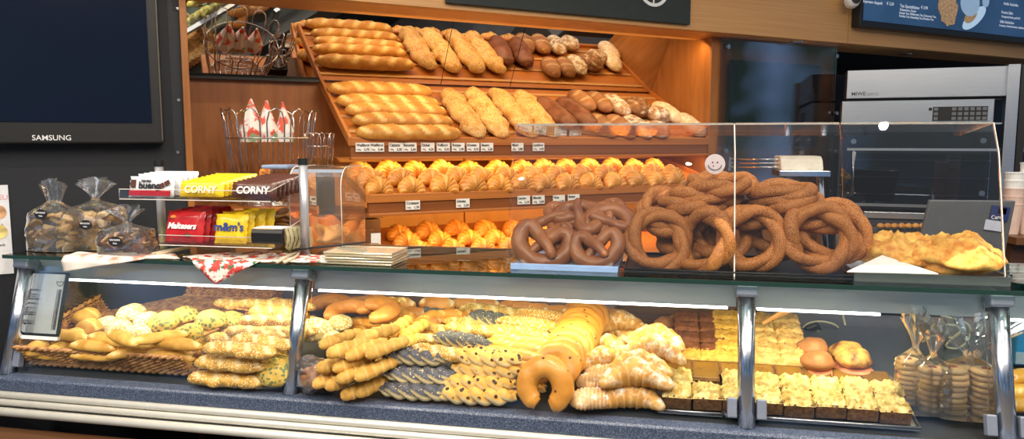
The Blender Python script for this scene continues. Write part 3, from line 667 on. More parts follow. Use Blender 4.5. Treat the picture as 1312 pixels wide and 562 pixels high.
# plane helpers for the shelf trays
def trayplane(y0, z0, y1, z1):
    sl = math.atan2(z1 - z0, y1 - y0); p = Wp(0, y0, z0); n = (V((NW.x * -math.tan(sl), NW.y * -math.tan(sl), 1))).normalized()
    return sl, p, n
T1 = trayplane(0, TZ0, TB, TZ1); T2 = trayplane(-.15, 1.335, .32, 1.45); T3 = trayplane(-.24, 1.06, .32, 1.165)
def ontray(T, px, py, h, hb):
    """pixel of the item's middle at height h over the tray; returns its base point hb lower"""
    p = hitp(px, py, T[1] + T[2] * h, T[2]); return p - T[2] * hb

# ---- top tray
BG = [((419, 112), (555, 120)), ((430, 128), (563, 134)), ((441, 139), (573, 145)), ((450, 153), (581, 157)), ((455, 169), (591, 171))][::-1]
for i, (pa, pb) in enumerate(BG):
    A_, B_ = ontray(T1, pa[0], pa[1], .03, .024), ontray(T1, pb[0], pb[1], .03, .024); d = B_ - A_; c = (A_ + B_) / 2
    put('baguette', c, frame(R(random.uniform(-1, 1)), T1[0], AW), 'long golden baguette on the top sloping tray, ' + ['lowest in front, above the price tags', 'second from the front rim', 'middle one of the five', 'second from the mirror', 'topmost one against the mirror'][i], 'baguette', 'baguettes on the top tray', d.length / .50)
for i, (pa, pb) in enumerate([((576, 119), (611, 168)), ((605, 118), (643, 168)), ((640, 119), (676, 168)), ((668, 121), (705, 168))]):
    A_, B_ = ontray(T1, pa[0], pa[1], .035, .03), ontray(T1, pb[0], pb[1], .035, .03); d = B_ - A_; c = (A_ + B_) / 2; q = d.normalized()
    ang = math.atan2(q.dot(NW) , q.dot(UW)); put('sesame_loaf', c, frame(R(90 + random.uniform(-3, 3)), T1[0], AW), 'knobbly sesame loaf pointing down the top tray slope, %s of four' % ordp(i, 4), 'bread', 'sesame loaves on the top tray', min(1.12, max(.9, (d.length + .07) / .42)))
def t1(kind, px, py, ang, lab, grp, cat='bread', h=.035, sc=1.):
    sc *= 1.17; py += 1
    p = ontray(T1, px, py, h, h - .006); put(kind, p, frame(R(ang), T1[0], AW), lab, cat, grp, sc)
t1('rye_loaf', 712, 145, 100, 'long almost black rye loaf on the top tray, right beside the sesame loaves', 'dark long rye loaves')
t1('rye_loaf', 739, 145, 100, 'long almost black rye loaf on the top tray, second from the sesame loaves', 'dark long rye loaves')
t1('brown_loaf', 746, 127, 100, 'reddish brown oval loaf at the back of top tray, left of its row', 'brown oval loaves', sc=.95)
t1('brown_loaf', 768, 129, 100, 'reddish brown oval loaf at the back of top tray, right of its row', 'brown oval loaves', sc=.95)
t1('brown_loaf', 771, 160, 98, 'reddish brown oval loaf at the front of top tray, left of its pair', 'brown oval loaves')
t1('brown_loaf', 795, 161, 98, 'reddish brown oval loaf at the front of top tray, right of its pair', 'brown oval loaves')
t1('floury_loaf', 790, 133, 98, 'flour-dusted brown loaf at the back of top tray, left of the cracked loaf', 'floury loaves')
t1('floury_loaf', 817, 161, 98, 'flour-dusted brown loaf at the front of top tray, below the cracked loaf', 'floury loaves')
t1('cracked_loaf', 815, 137, 0, 'dark round cracked loaf at the back of the top tray', 'round loaves', sc=.9)
t1('flour_dusted_round_loaf', 843, 146, 0, 'small round loaf with white flour, behind its twin right of the cracked loaf', 'round loaves')
t1('flour_dusted_round_loaf', 842, 165, 0, 'small round loaf with white flour, at the front rim right of the floury loaf', 'round loaves')
t1('light_loaf', 856, 143, 100, 'pale beige oval loaf at the right end of top tray, behind the last one', 'pale oval loaves')
t1('light_loaf', 884, 158, 95, 'pale beige oval loaf at the very right end of the top tray', 'pale oval loaves')

# ---- croissants on the middle and the lower tray
def crow(T, pts, rowname, trayname, grp, sc=1., h=.028):
    n = len(pts)
    for i, (px, py) in enumerate(pts):
        p = ontray(T, px, py, h, h - .001)
        put('croissant', p, frame(R(random.uniform(-16, 16)), T[0] + R(random.uniform(8, 16)), AW), 'golden croissant, %s row of the %s, %s' % (rowname, trayname, ordp(i, n)), 'croissant', grp, sc * random.uniform(.95, 1.05))
G2 = 'croissants on the middle tray'; G3 = 'croissants on the lowest tray'
crow(T2, [(486, 241), (527, 240), (569, 239), (606, 238), (640, 237), (670, 236), (698, 236), (727, 235), (757, 234), (788, 233), (816, 232), (841, 231), (864, 230)], 'front', 'middle tray', G2, 1.10)
crow(T2, [(476, 226), (515, 226), (553, 225), (587, 224), (618, 223), (650, 223), (685, 222), (715, 222), (747, 221), (777, 220), (808, 220), (836, 219), (862, 220)], 'second', 'middle tray', G2, 1.14, .042)
crow(T2, [(463, 214), (499, 213), (533, 213), (567, 213), (602, 212), (638, 212), (670, 211), (698, 211), (727, 210), (757, 210), (786, 209), (814, 209), (840, 208)], 'back', 'middle tray', G2, 1.14, .05)
crow(T3, [(537, 322), (581, 321), (619, 319), (654, 317), (690, 316)], 'front', 'lowest tray', G3, 1.12)
crow(T3, [(522, 308), (564, 305), (602, 304), (635, 303), (667, 302), (700, 301), (735, 300)], 'second', 'lowest tray', G3, 1.12, .038)
crow(T3, [(511, 295), (549, 292), (586, 290), (623, 290), (659, 289), (690, 288), (722, 287), (756, 286), (792, 285), (826, 284)], 'back', 'lowest tray', G3, 1.12, .045)
# ---- price tags on the rails
TAGM = plain('tag_paper', (.82, .80, .74), .6)
def ptag(px, py, t, name, price, lab, grp='price tags on the shelves', w=.056, yaw=AW, fr='w'):
    p = hw(px, py, t); o = empty('price_tag', p, yaw, lab, 'price tag', grp)
    b = MB(); b.box((0, 0, 0), (w, .0012, .034)); b.build('card', TAGM, o)
    text(name, 'lettering', o, (-w / 2 + .003, -.0012, .003), .0145, INK, sx=.85, bold=.0003); text('100g', 'lettering', o, (-w / 2 + .003, -.0012, -.012), .009, INK); text(price, 'price', o, (w / 2 - .004, -.0012, -.0125), .012, INK, align='RIGHT', bold=.0003)
nm = [(465, 'Weißbrot', '2,70'), (483, 'Weißbrot', '3,40'), (507, 'Ciabatta', '3,20'), (525, 'Baguette', '2,60'), (548, 'Dinkel', '4,20'), (568, 'Vollkorn', '4,30'), (587, 'Roggen', '3,90'), (606, 'Krusten', '4,10'), (624, 'Bauern', '5,20'), (663, 'Misch', '3,80'), (690, 'Landbrot', '4,40')]
for i, (px, n_, p_) in enumerate(nm):
    ptag(px, 188.5 - (px - 465) * .002, -.0200, n_, p_, 'small white price tag, top tray rail, %s' % ordp(i, len(nm)))
for i, (px, py, n_, p_) in enumerate([(529, 262.5, 'Croissant', '1,70'), (593, 260, 'Schoko', '2,20'), (671, 256, 'Laugen', '2,10'), (690, 255.5, 'Mandel', '2,30'), (716, 255, 'Nuss', '2,20'), (735, 254, 'Butter', '1,90')]):
    ptag(px, py, -.1700, n_, p_, 'small white price tag on the middle tray rail, %s' % ordp(i, 6))
# ================================================================ goods in the display case
TD = math.atan(DS)
def dk(kind, px, py, h, ang, lab, cat, grp, sc=1., hb=None, roll=0., pit=0., sl=None):
    """goods on the sloping case floor: pixel of the middle, height h of the middle over the floor"""
    hb = .02 * sc if hb is None else hb
    p = hd(px, py, h) - DN * min(hb, h); return put(kind, p, frame(R(ang), TD if sl is None else sl, AC, R(roll), R(pit)), lab, cat, grp, sc)
# ---- wicker basket
WICK, nt, bb = newmat('wicker'); v = coord(nt, (1, 1, 1)); wv = nt.nodes.new('ShaderNodeTexNoise'); wv.inputs['Scale'].default_value = 60; nt.links.new(v, wv.inputs['Vector'])
nt.links.new(ramp(nt, wv.outputs['Fac'], [(.35, (.26, .11, .035)), (.65, (.60, .32, .12))]), bb.inputs['Base Color']); bb.inputs['Roughness'].default_value = .55
sa, sb = toC(hc(28, 470, .035)).x, toC(hc(243, 487, .035)).x
bw = sb - sa; bdp = .50; y0b = .045
bk = empty('wicker_basket', C((sa + sb) / 2, y0b, deckz(y0b) + .004), AC, 'shallow brown wicker basket full of rolls at the left end of the display case', 'basket')
bk.rotation_euler = (Matrix.Rotation(AC, 3, 'Z') @ Matrix.Rotation(TD, 3, 'X')).to_euler()
b = MB(); b.box((0, bdp / 2, .006), (bw, bdp, .008)); b.build('bottom', WICK, bk)
def weave(b, p0, p1, hh, lean_dir):
    p0, p1 = V(p0), V(p1); d = (p1 - p0); L = d.length; n = max(8, int(L / .012)); ns = max(4, int(L / .030))
    for r in range(9):
        z = .012 + r * hh / 9; P = []
        for i in range(n + 1):
            u = i / n; P.append(p0 + d * u + V(lean_dir) * (z * .35 + .0028 * (1 if (i + r) % 2 else -1)) + V((0, 0, z + .002 * noise.noise(V((u * 9, r, 0))))))
        sweep(b, P, [.0031] * len(P), sq=1, n=6, flat=1)
def rope(b, p0, p1, z, lean_dir, r=.006):
    p0, p1 = V(p0), V(p1); d = p1 - p0; n = int(d.length / .004)
    for s in (0, 1):
        P = [p0 + d * (i / n) + V(lean_dir) * (z * .35) + V((0, 0, z)) + V(lean_dir) * (r * .5 * cos(i * .55 + pi * s)) + V((0, 0, r * .5 * sin(i * .55 + pi * s))) for i in range(n + 1)]
        sweep(b, P, [r * .75] * (n + 1), sq=1, n=6, flat=1)
cn = [(-bw / 2, 0, 0), (bw / 2, 0, 0), (bw / 2, bdp, 0), (-bw / 2, bdp, 0)]; dirs = [(0, -1, 0), (1, 0, 0), (0, 1, 0), (-1, 0, 0)]
for i in range(4):
    b = MB(); weave(b, cn[i], cn[(i + 1) % 4], .045, dirs[i]); sd = b.build('woven_side', WICK, bk, smooth=True)
    b = MB(); rope(b, cn[i], cn[(i + 1) % 4], .062, dirs[i]); rope(b, cn[i], cn[(i + 1) % 4], .006, dirs[i], .007); b.build('braided_rim', WICK, sd, smooth=True)
# ---- contents of the basket
def many(kind, cat, grp, lab, pts, base=0., sc=1., hb=.02, **kw):
    n = len(pts)
    for i, q in enumerate(pts):
        px, py, h = q[:3]; a = q[3] if len(q) > 3 else base + random.uniform(-6, 6); s = q[4] if len(q) > 4 else sc
        l_ = q[5] if len(q) > 5 else lab % ordp(i, n)
        dk(kind, px, py, h, a, l_, cat, grp, s, hb * s, **kw)
many('sesame_bun', 'bread roll', 'sesame rolls in the basket', 'round roll covered in pale sesame in the wicker basket, %s of them', [(135, 409, .075, 0, .85), (150, 414, .09, 0, .95), (167, 394, .095, 0, 1.05), (174, 421, .095, 0, 1.05), (187, 404, .08, 0, .95)], hb=.035)
many('plain_bun', 'bread roll', 'plain rolls in the basket', 'plain pale roll in the wicker basket, %s of them', [(48, 441, .065, 10, 1.0), (76, 441, .06, 40, .95), (95, 426, .075, 20, 1.), (110, 400, .07, 0, 1.15), (112, 414, .085, -10, 1.05), (137, 430, .05, 0, 1)], hb=.03)
many('pumpkin_seed_bun', 'bread roll', 'pumpkin seed rolls in the basket', 'yellow roll with dark pumpkin seeds in the wicker basket, %s of them', [(208, 406, .105, 0, 1.08), (236, 398, .07, 0, .95), (240, 421, .11, 10, .95), (268, 404, .115, 0, 1.08), (271, 432, .06, 0, .95), (294, 405, .085, 0, .98), (290, 424, .055, 0, .9)], hb=.035)
many('small_baguette', 'baguette roll', 'small baguette rolls in the basket', 'small pointed yellow baguette roll in the wicker basket, %s of them', [(88, 428, .085, -8), (118, 441, .09, -3), (121, 453, .06, 2), (137, 432, .105, -12), (155, 430, .12, -24), (174, 447, .075, 33), (203, 430, .12, 28), (214, 453, .065, -3, 1.12), (226, 438, .105, -6, 1.05)])
many('small_baguette', 'baguette roll', 'small baguette rolls hidden lower in the basket', 'small baguette roll lying low in the basket, %s', [(70, 452, .045, 4), (150, 452, .04, 5), (185, 456, .035, 8), (120, 440, .05, 0), (205, 440, .05, 10)])
# ---- seeded sticks, stacked
SEL = ['bottom one at the front', 'second from the bottom at the front', 'third from the bottom at the front', 'half hidden behind the third layer', 'fourth layer, set back right', 'fifth layer from the front', 'bright one on top of the stack', 'back right behind the bright one', 'at the very back right', 'at the very back left', 'back middle under the light tube', 'at the far right beside the steel post', 'low in the middle of the stack', 'left beside the basket edge']
for i, q in enumerate([(290, 484, .024, 1, 1.10), (294, 464, .070, -2, 1.02), (306, 446, .115, -3, 1.05), (330, 468, .05, 4, .95), (338, 436, .110, -6, 1.0), (330, 424, .095, -4, .98), (348, 409, .115, 2, .98), (356, 397, .10, -3, .95), (338, 388, .085, -5, .9), (305, 388, .07, -8, .9), (372, 388, .085, -8, .9), (366, 422, .10, 5, .9), (322, 452, .05, 0, .9), (300, 432, .07, 3, .9), (345, 448, .03, 3, .9), (372, 408, .07, 3, .9)]):
    dk('seeded_stick', q[0], q[1], q[2], q[3], 'knobbly seeded bread stick beside the wicker basket, ' + (SEL + ['low right behind the round loaf', 'back right, lower layer'])[i], 'bread stick', 'seeded bread sticks stacked beside the basket', q[4], .02)
dk('seeded_round_loaf', 356, 470, .045, 0, 'round loaf crusted with dark seeds standing left of the second steel post', 'bread', None, .95, .045)
many('sesame_bun', 'bread roll', 'sesame rolls behind the second post', 'big round sesame roll right of the second steel post, %s of three', [(402, 414, .10, 0, 1.25), (421, 428, .07, 0, .9), (434, 408, .08, 0, .95)], hb=.035)
many('brown_crescent', 'crescent roll', 'shiny brown crescents at the back', 'shiny brown crescent roll behind the ridged sticks, %s', [(425, 392, .06, 10, .95), (446, 400, .085, 30, 1.0), (474, 398, .10, -60, 1.1), (494, 408, .05, -20, .9), (412, 391, .04, -20, .9)], hb=.02, roll=0)
# ---- rolls in clear bags by the second post
CELL = glass('cellophane', (.97, .97, .96), 1.6, .06, .04, (.9, .9, .9))
def cookie_bread(px, py, h, r, lab, rr=3):
    p = hd(px, py, h) - DN * h; o = empty('bagged_bread', p, AC, lab, 'bagged bread', 'bagged breads beside the second post')
    mb = ball_mb(r * .9, .9, .2, rr, fn=crackfn()); mb.build('loaf', RYE2, o, smooth=True, loc=(0, 0, .004))
    b = ball_mb(r * 1.12, .95, .45, rr + 3); bagtop = b.build('clear_bag', CELL, o, smooth=True)
    return o
cookie_bread(404, 478, .045, .050, 'dark round bread in a clear bag right of the second post, the lower one', 3)
cookie_bread(403, 447, .115, .040, 'dark round bread in a clear bag right of the second post, the upper one', 6)
# ---- ridged butter sticks pointing at the viewer
RB = [(438, 433, .115, 50), (449, 444, .135, 48), (485, 426, .135, 46), (471, 446, .125, 55), (497, 444, .13, 52), (514, 417, .10, 80), (532, 422, .09, 72), (436, 463, .085, 46), (456, 462, .095, 50), (430, 482, .045, 50), (446, 484, .05, 54), (461, 476, .075, 48), (483, 472, .085, 55), (466, 496, .025, 52), (483, 492, .028, 56), (505, 432, .07, 55), (520, 440, .08, 60), (500, 460, .05, 50)]
many('ridged_roll_stick', 'bread stick', 'ridged butter sticks in the case', 'ridged pale butter stick pointing toward the viewer, %s of the pile', RB, hb=.018)
# ---- poppy braids and yellow breads between them
PB = [(535, 498, .022, 2, 1.05, 'bottom layer at the front'), (540, 478, .055, 2, 1.02, 'middle layer at the front'), (532, 454, .095, 0, .98, 'top layer at the front'), (592, 434, .10, -12, .9, 'lying behind the yellow twisted loaf'), (630, 407, .075, -16, .92, 'at the back right'), (560, 402, .05, -10, .9, 'far back under the light')]
for px, py, h, a, s, l in PB: dk('poppy_braid', px, py, h, a, 'grey poppy-seed braid, ' + l, 'braided bread', 'poppy-seed braids', s, .018)
CB = [(610, 503, .022, 2, 1.1, 'lowest layer at front'), (614, 487, .048, 2, 1.0, 'second layer from the bottom'), (626, 470, .075, 0, 1.0, 'third layer from the bottom'), (622, 455, .105, -2, 1.0, 'topmost at the front'), (662, 492, .03, 0, .8, 'small one touching the horseshoe pastry'), (664, 476, .05, 0, .75, 'half hidden beside the horseshoe pastry')]
for px, py, h, a, s, l in CB: dk('chocolate_braid', px, py, h, a, 'pale yellow braid with chocolate drops, ' + l, 'braided bread', 'chocolate-drop braids', s, .018)
many('seeded_stick', 'bread', 'golden seeded breads in the middle', 'golden seeded bread in the middle of the case, %s of the group', [(567, 450, .105, -8, .95), (560, 435, .08, -8, .9), (610, 421, .095, -12, .95), (642, 398, .06, -10, 1.), (556, 420, .06, -12, .9), (590, 410, .06, -10, .9), (600, 392, .045, -6, .9)])
many('egg_glazed_roll', 'bread roll', 'shiny egg-glazed long rolls', 'long shiny yellow roll beside the horseshoe pastries, %s', [(652, 462, .075, -10), (656, 451, .09, -10), (663, 441, .095, -12), (672, 433, .095, -12, 1.05), (690, 445, .08, -12)])
many('pearl_sugar_roll', 'bread roll', 'long rolls sprinkled with pearl sugar', 'long golden roll sprinkled with pearl sugar, %s of the group', [(665, 424, .09, -12), (683, 413, .095, -12, 1.05), (700, 402, .07, -14, .95), (700, 424, .07, -10, .9)])
# ---- back rows of brown rolls
many('brown_roll', 'bread roll', 'brown rolls at the back of the case', 'brown roll in the hindmost row, %s', [(455, 386, .05, 10, .9), (480, 384, .05, 0, .9), (512, 388, .055, -8), (560, 388, .06, -5, 1.1), (530, 400, .05, -20), (545, 412, .06, 20, .9), (594, 388, .05, 10, .9), (622, 388, .05, -10, .9), (650, 390, .05, 60, .8), (668, 392, .045, 0, .8), (690, 394, .045, -10, .8), (712, 397, .045, 10, .8), (730, 394, .05, 70, .7), (745, 399, .045, 0, .8), (768, 399, .045, 10, .8), (790, 402, .045, -10, .8)])
many('crescent_roll', 'bread roll', 'small golden rolls filling the back', 'small golden crescent roll toward the back, %s', [(548, 404, .075, 60), (520, 402, .06, -30), (575, 400, .075, 10), (540, 428, .05, 30), (575, 420, .05, 50), (470, 412, .04, 0), (650, 408, .03, -20), (720, 408, .035, 0), (500, 395, .06, 15), (760, 410, .03, 10), (455, 420, .035, 0), (610, 402, .075, -10), (715, 425, .04, 10)])
many('seeded_stick', 'bread', 'seeded breads further back left', 'seeded golden bread behind the ridged sticks, %s of the group', [(452, 412, .03, 10, .8), (480, 412, .025, -10, .8), (535, 412, .03, 30, .8), (505, 410, .03, 10, .7), (495, 384, .07, 5, .7)])
# ---- horseshoe pastries: a leaning row
HS = [(752, 414, .060), (748, 420, .062), (744, 426, .064), (741, 433, .064), (737, 440, .063), (732, 448, .06), (727, 456, .057), (721, 465, .054), (714, 474, .052)]
for i, (px, py, h) in enumerate(HS):
    p = hd(px, py, h); rt = Matrix.Rotation(AC, 3, 'Z') @ Matrix.Rotation(R(-12), 3, 'Z') @ Matrix.Rotation(R(50), 3, 'X')
    put('horseshoe_pastry', p, rt, 'shiny golden horseshoe pastry in the leaning row, %s from the back' % ['first', 'second', 'third', 'fourth', 'fifth', 'sixth', 'seventh', 'eighth', 'ninth'][i], 'pastry', 'horseshoe pastries leaning in a row', .98)
p = hd(701, 495, .056); put('horseshoe_pastry', p, Matrix.Rotation(AC, 3, 'Z') @ Matrix.Rotation(R(-6), 3, 'Z') @ Matrix.Rotation(R(72), 3, 'X'), 'foremost horseshoe pastry standing upright with its open end down', 'pastry', 'horseshoe pastries leaning in a row', 1.05)
# ---- sugared croissants
SG = [(796, 419, .06, 8, 1.02, 'at the back, topmost'), (775, 446, .06, -15, .9, 'left, orange-brown, behind the white one'), (812, 441, .06, 10, .85, 'middle of the second row'), (838, 438, .09, -12, 1.05, 'second row at the right'), (835, 456, .10, -10, 1.12, 'large pale one beside the cakes'), (776, 463, .075, 15, .9, 'very white one with a dark filling'), (820, 475, .085, 4, 1.08, 'fourth row at the right'), (815, 491, .08, 3, 1.2, 'large one above the front one'), (808, 517, .03, 4, 1.1, 'front one nearest the glass'), (803, 462, .05, 0, .9, 'half hidden in the middle'), (792, 432, .03, 0, .9, 'low behind the orange-brown one'), (790, 500, .03, 10, .9, 'low between shell and front one'), (835, 505, .03, 0, .9, 'low beside the crumble cakes')]
for px, py, h, a, s, l in SG: dk('sugared_croissant', px, py, h, a, 'croissant dusted with icing sugar, ' + l, 'croissant', 'sugar-dusted croissants', s, .028)
for px, py, h, a, s, l in [(756, 508, .034, 12, 1.0, 'front one beside the foremost horseshoe'), (764, 487, .05, 8, .95, 'second one behind the front one'), (770, 474, .05, 8, .9, 'third one at the back')]: dk('striped_shell', px, py, h, a, 'round flaky pastry striped with white icing, ' + l, 'pastry', 'striped iced pastries', s, .026)
# ---- cake squares on two trays
CRB = crust('crumble_topping', (.44, .27, .055), (.84, .72, .32), bump=1., nsc=55, rough=.75)
CAK = crust('dark_cake_body', (.10, .045, .02), (.24, .12, .05), bump=.6, nsc=90, rough=.8)
CAR = crust('caramel_top', (.17, .085, .015), (.23, .12, .022), bump=.1, nsc=10, rough=.45)
BRW = crust('brownie_top', (.15, .050, .025), (.25, .095, .045), bump=1., nsc=60, rough=.6)
YCR = crust('butter_cake_top', (.58, .29, .035), (.82, .52, .12), bump=1., nsc=50, rough=.6)
BEC = crust('almond_cake_top', (.48, .27, .08), (.76, .54, .23), bump=1., nsc=50, rough=.65)
SPG = crust('sponge_body', (.60, .38, .12), (.74, .52, .22), bump=.5, nsc=80, rough=.8)
CK = {'crumble_cake_square': (CAK, CRB, .0665, .064, .036, 13, .014), 'caramel_cake_square': (CAK, CAR, .0655, .058, .032, 3, .001), 'brownie_slice': (BRW, BRW, .066, .050, .036, 16, .008), 'butter_cake_slice': (SPG, YCR, .074, .050, .034, 14, .010), 'almond_cake_slice': (SPG, BEC, .072, .050, .032, 14, .010)}
_ck = {}
def cake(kind, s, t, h, lab, grp, cat='cake', sc=1., rz=0.):
    lst = _ck.setdefault(kind, [])
    if len(lst) < 3:
        bm, tm, w, d, hh, cr_, chh = CK[kind]; bb_, tt_ = slab_mb(w, d, hh, cr_, len(lst) + 1, chh)
        o = bpy.data.objects.new(kind, None); COL.objects.link(o); bb_.build('cake_body', bm, o, bevel=.003); tt_.build('topping', tm, o, smooth=True); lst.append(o)
    else: 
        o = copy_tree(lst[_cnt.get(kind, 0) % 3]); 
    _cnt[kind] = _cnt.get(kind, 0) + 1
    for k_ in ('label', 'category', 'group'):
        if k_ in o: del o[k_]
    o.name = kind; o.location = C(s, t, deckz(t) + h); o.rotation_euler = (Matrix.Rotation(AC, 3, 'Z') @ Matrix.Rotation(TD, 3, 'X') @ Matrix.Rotation(R(rz), 3, 'Z')).to_euler(); o.scale = (sc,) * 3
    return tag(o, lab, cat, grp)
def sx(px, py, h=.04): return toC(hd(px, py, h)).x
c0 = sx(868, 508); c1_ = sx(1130, 512); cols = [c0 + i * .0690 for i in range(8)]
RW = ['front', 'second', 'third', 'fourth']
for r, t in enumerate((.068, .134)):
    for i, s in enumerate(cols):
        if r == 1 and i == 1: 
            cake('caramel_cake_square', s, t + .005, .02, 'single caramel-topped square among the crumble squares, second row', 'caramel cake squares'); continue
        cake('crumble_cake_square', s + r * .006, t, .006 + .004 * random.random(), 'square of dark cake with pale yellow crumble, %s row, %s' % (RW[r], ordp(i, 8)), 'crumble cake squares', rz=random.uniform(-3, 3))
for i in range(8):
    cake('caramel_cake_square', cols[0] + .005 + i * .068, .200, .006, 'flat caramel-brown topped cake square in the third row, %s' % ordp(i, 8), 'caramel cake squares', rz=random.uniform(-2, 2))
def block(kind, x0, n, m, t0, dt, dsx, name, grp):
    for r in range(m):
        for i in range(n):
            cake(kind, x0 + i * dsx, t0 + r * dt, .012 + .007 * r, '%s, row %s from the front, %s' % (name, ['one', 'two', 'three', 'four', 'five', 'six'][r], ['left piece', 'right piece'][i] if n == 2 else 'single'), grp, rz=random.uniform(-2, 2))
bx_ = sx(885, 440)
block('brownie_slice', sx(881, 445), 2, 4, .285, .048, .068, 'dark chocolate brownie slice', 'brownie slices')
block('butter_cake_slice', sx(881, 463), 2, 1, .248, .04, .07, 'yellow butter cake slice in front of the brownies', 'butter cake slices')
block('butter_cake_slice', sx(931, 445) + .006, 1, 5, .250, .046, .07, 'golden butter cake slice left of third post', 'butter cake slices')
block('almond_cake_slice', sx(978, 445), 2, 5, .250, .046, .072, 'pale almond cake slice right of third post', 'almond cake slices')
TRAYM = metal('baking_tray', (.55, .57, .60), .3)
def ctray(a, c, t0, t1, lab):
    o = empty('cake_tray', C((a + c) / 2, t0, deckz(t0)), AC, lab, 'tray', 'cake trays'); o.rotation_euler = (Matrix.Rotation(AC, 3, 'Z') @ Matrix.Rotation(TD, 3, 'X')).to_euler()
    w, d = c - a, t1 - t0; b = MB(); b.box((0, d / 2, .002), (w, d, .003)); b.build('base', TRAYM, o)
    b = MB(); b.tube([(-w / 2, 0, .008), (w / 2, 0, .008), (w / 2, d, .008), (-w / 2, d, .008)], .004, closed=True); b.build('rim', TRAYM, o, smooth=True)
    return o
ctray(cols[0] - .045, cols[1] + .036, .028, .48, 'flat metal tray under the leftmost crumble squares and brownies')
ctray(cols[1] + .042, cols[7] + .05, .028, .26, 'wide flat metal tray under the cake squares right of the croissants')
# ---- filled buns behind the cakes
CRK2 = crust('melted_cheese_crust', (.10, .035, .015), (.62, .36, .09), bump=.6, nsc=26)
def burger(px, py, h, lab, sc=1., dark=True):
    p = hd(px, py, h) - DN * h; o = empty('filled_bun', p, AC, lab, 'filled bun', 'filled buns behind the cakes')
    ball_mb(.040 * sc, .7, .1, 3).build('lower_half', RYE if dark else LYEB, o, smooth=True)
    ball_mb(.042 * sc, .30, .15, 8).build('filling', plain('ham_filling', (.62, .22, .12), .5, vary=.3), o, smooth=True, loc=(0, 0, .020 * sc))
    ball_mb(.039 * sc, .80, .12, 5).build('upper_half', RYE2 if not dark else CRK2, o, smooth=True, loc=(0, 0, .032 * sc)); return o
burger(1042, 449, .05, 'bun with ham filling behind the cakes, back left of four', 1.05, False); burger(1048, 469, .045, 'bun with ham filling behind the cakes, front left of four', 1.05, False)
burger(1086, 457, .05, 'bun on dark bread behind the cakes, back right of four', 1.12); burger(1094, 472, .035, 'bun on dark bread behind the cakes, front right of four', 1.12)
burger(852, 420, .03, 'small filled bun behind the sugared croissants, left one', .8, False); burger(866, 414, .03, 'small filled bun behind the sugared croissants, right one', .7)
# ---- dark board and card box at the back
q = hd(880, 418, .03); o = empty('cardboard_box', C(toC(q).x, .52, deckz(.52)), AC, 'low dark brown tray box behind the brownies', 'box')
b = MB(); b.box((0, 0, .01), (.42, .08, .02)); b.box((0, .04, .045), (.42, .004, .09)); b.box((-.21, 0, .04), (.004, .08, .07)); b.box((.21, 0, .04), (.004, .08, .07)); b.build('shell', plain('brown_card', (.14, .075, .05), .6), o)
o = empty('wooden_tongs', hd(995, 412, .10), AC, 'pale wooden tongs sticking up behind the almond cake', 'tongs')
b = MB(); b.box((0, 0, .02), (.09, .012, .010), Matrix.Rotation(R(-35), 3, 'Y')); b.box((.005, .012, .012), (.09, .010, .006), Matrix.Rotation(R(-28), 3, 'Y')); b.build('arms', WOODH, o, bevel=.002)
# ---- bags of round cookies
COOKM = crust('pale_cookie', (.72, .52, .26), (.86, .70, .42), low=(.62, .40, .18), bump=.5); JAM = plain('jam_centre', (.30, .05, .04), .25)
def cookie_mb(r, h):
    b = MB(); b.lathe([(0, 0), (r * .9, 0), (r, h * .4), (r * .95, h * .8), (r * .6, h), (0, h)], 22); return b
def cellbag(name, parent, w, d, hb, ht, fan, seed=0, n=26, mat=None, neck=.12, zneck=None):
    """cellophane bag: box-like belly, gathered neck, pleated fan on top"""
    b = MB(); rings = []; L = 16
    for j in range(L + 1):
        v = j / L; pts = []
        for i in range(n):
            a = 2 * pi * i / n; ca, sa_ = cos(a), sin(a); pw = .45
            bx, by = math.copysign(abs(ca) ** pw, ca), math.copysign(abs(sa_) ** pw, sa_)
            if v < .55:
                z = hb * v / .55; k = 1 - .12 * (v / .55) ** 3; x, y = bx * w / 2 * k, by * d / 2 * k
            elif v < .72:
                f = (v - .55) / .17; f = f * f * (3 - 2 * f); z = hb + (ht - hb) * .25 * f; k = (.88 * (1 - f) + neck * f); x, y = bx * w / 2 * k, by * d / 2 * k
            else:
                f = (v - .72) / .28; pl = .012 * sin(i * 2.4 + seed) * f; x = (neck * w / 2 + fan * f) * ca * (1 + .12 * noise.noise(V((i, seed, 0)))); y = pl + .25 * fan * f * sa_; z = hb + (ht - hb) * (.25 + .75 * f * (1 - .30 * ca * ca * f) + .03 * sin(i * 1.7))
            q = noise.noise(V((x * 30, y * 30, z * 30 + seed * 5))) * .006
            pts.append((x + q, y + q, max(0.001, z)))
        rings.append(b.add(pts, []))
    for j in range(L):
        for i in range(n):
            k = (i + 1) % n; b.f.append((rings[j] + i, rings[j] + k, rings[j + 1] + k, rings[j + 1] + i)); b.mi.append(0)
    b.f.append(tuple(rings[0] + i for i in range(n))[::-1]); b.mi.append(0)
    return b.build(name, mat or CELLB, parent, smooth=False)
CELLB = glass('crinkled_cellophane', (.965, .965, .96), 2.6, .05, .04, (.92, .94, .97))
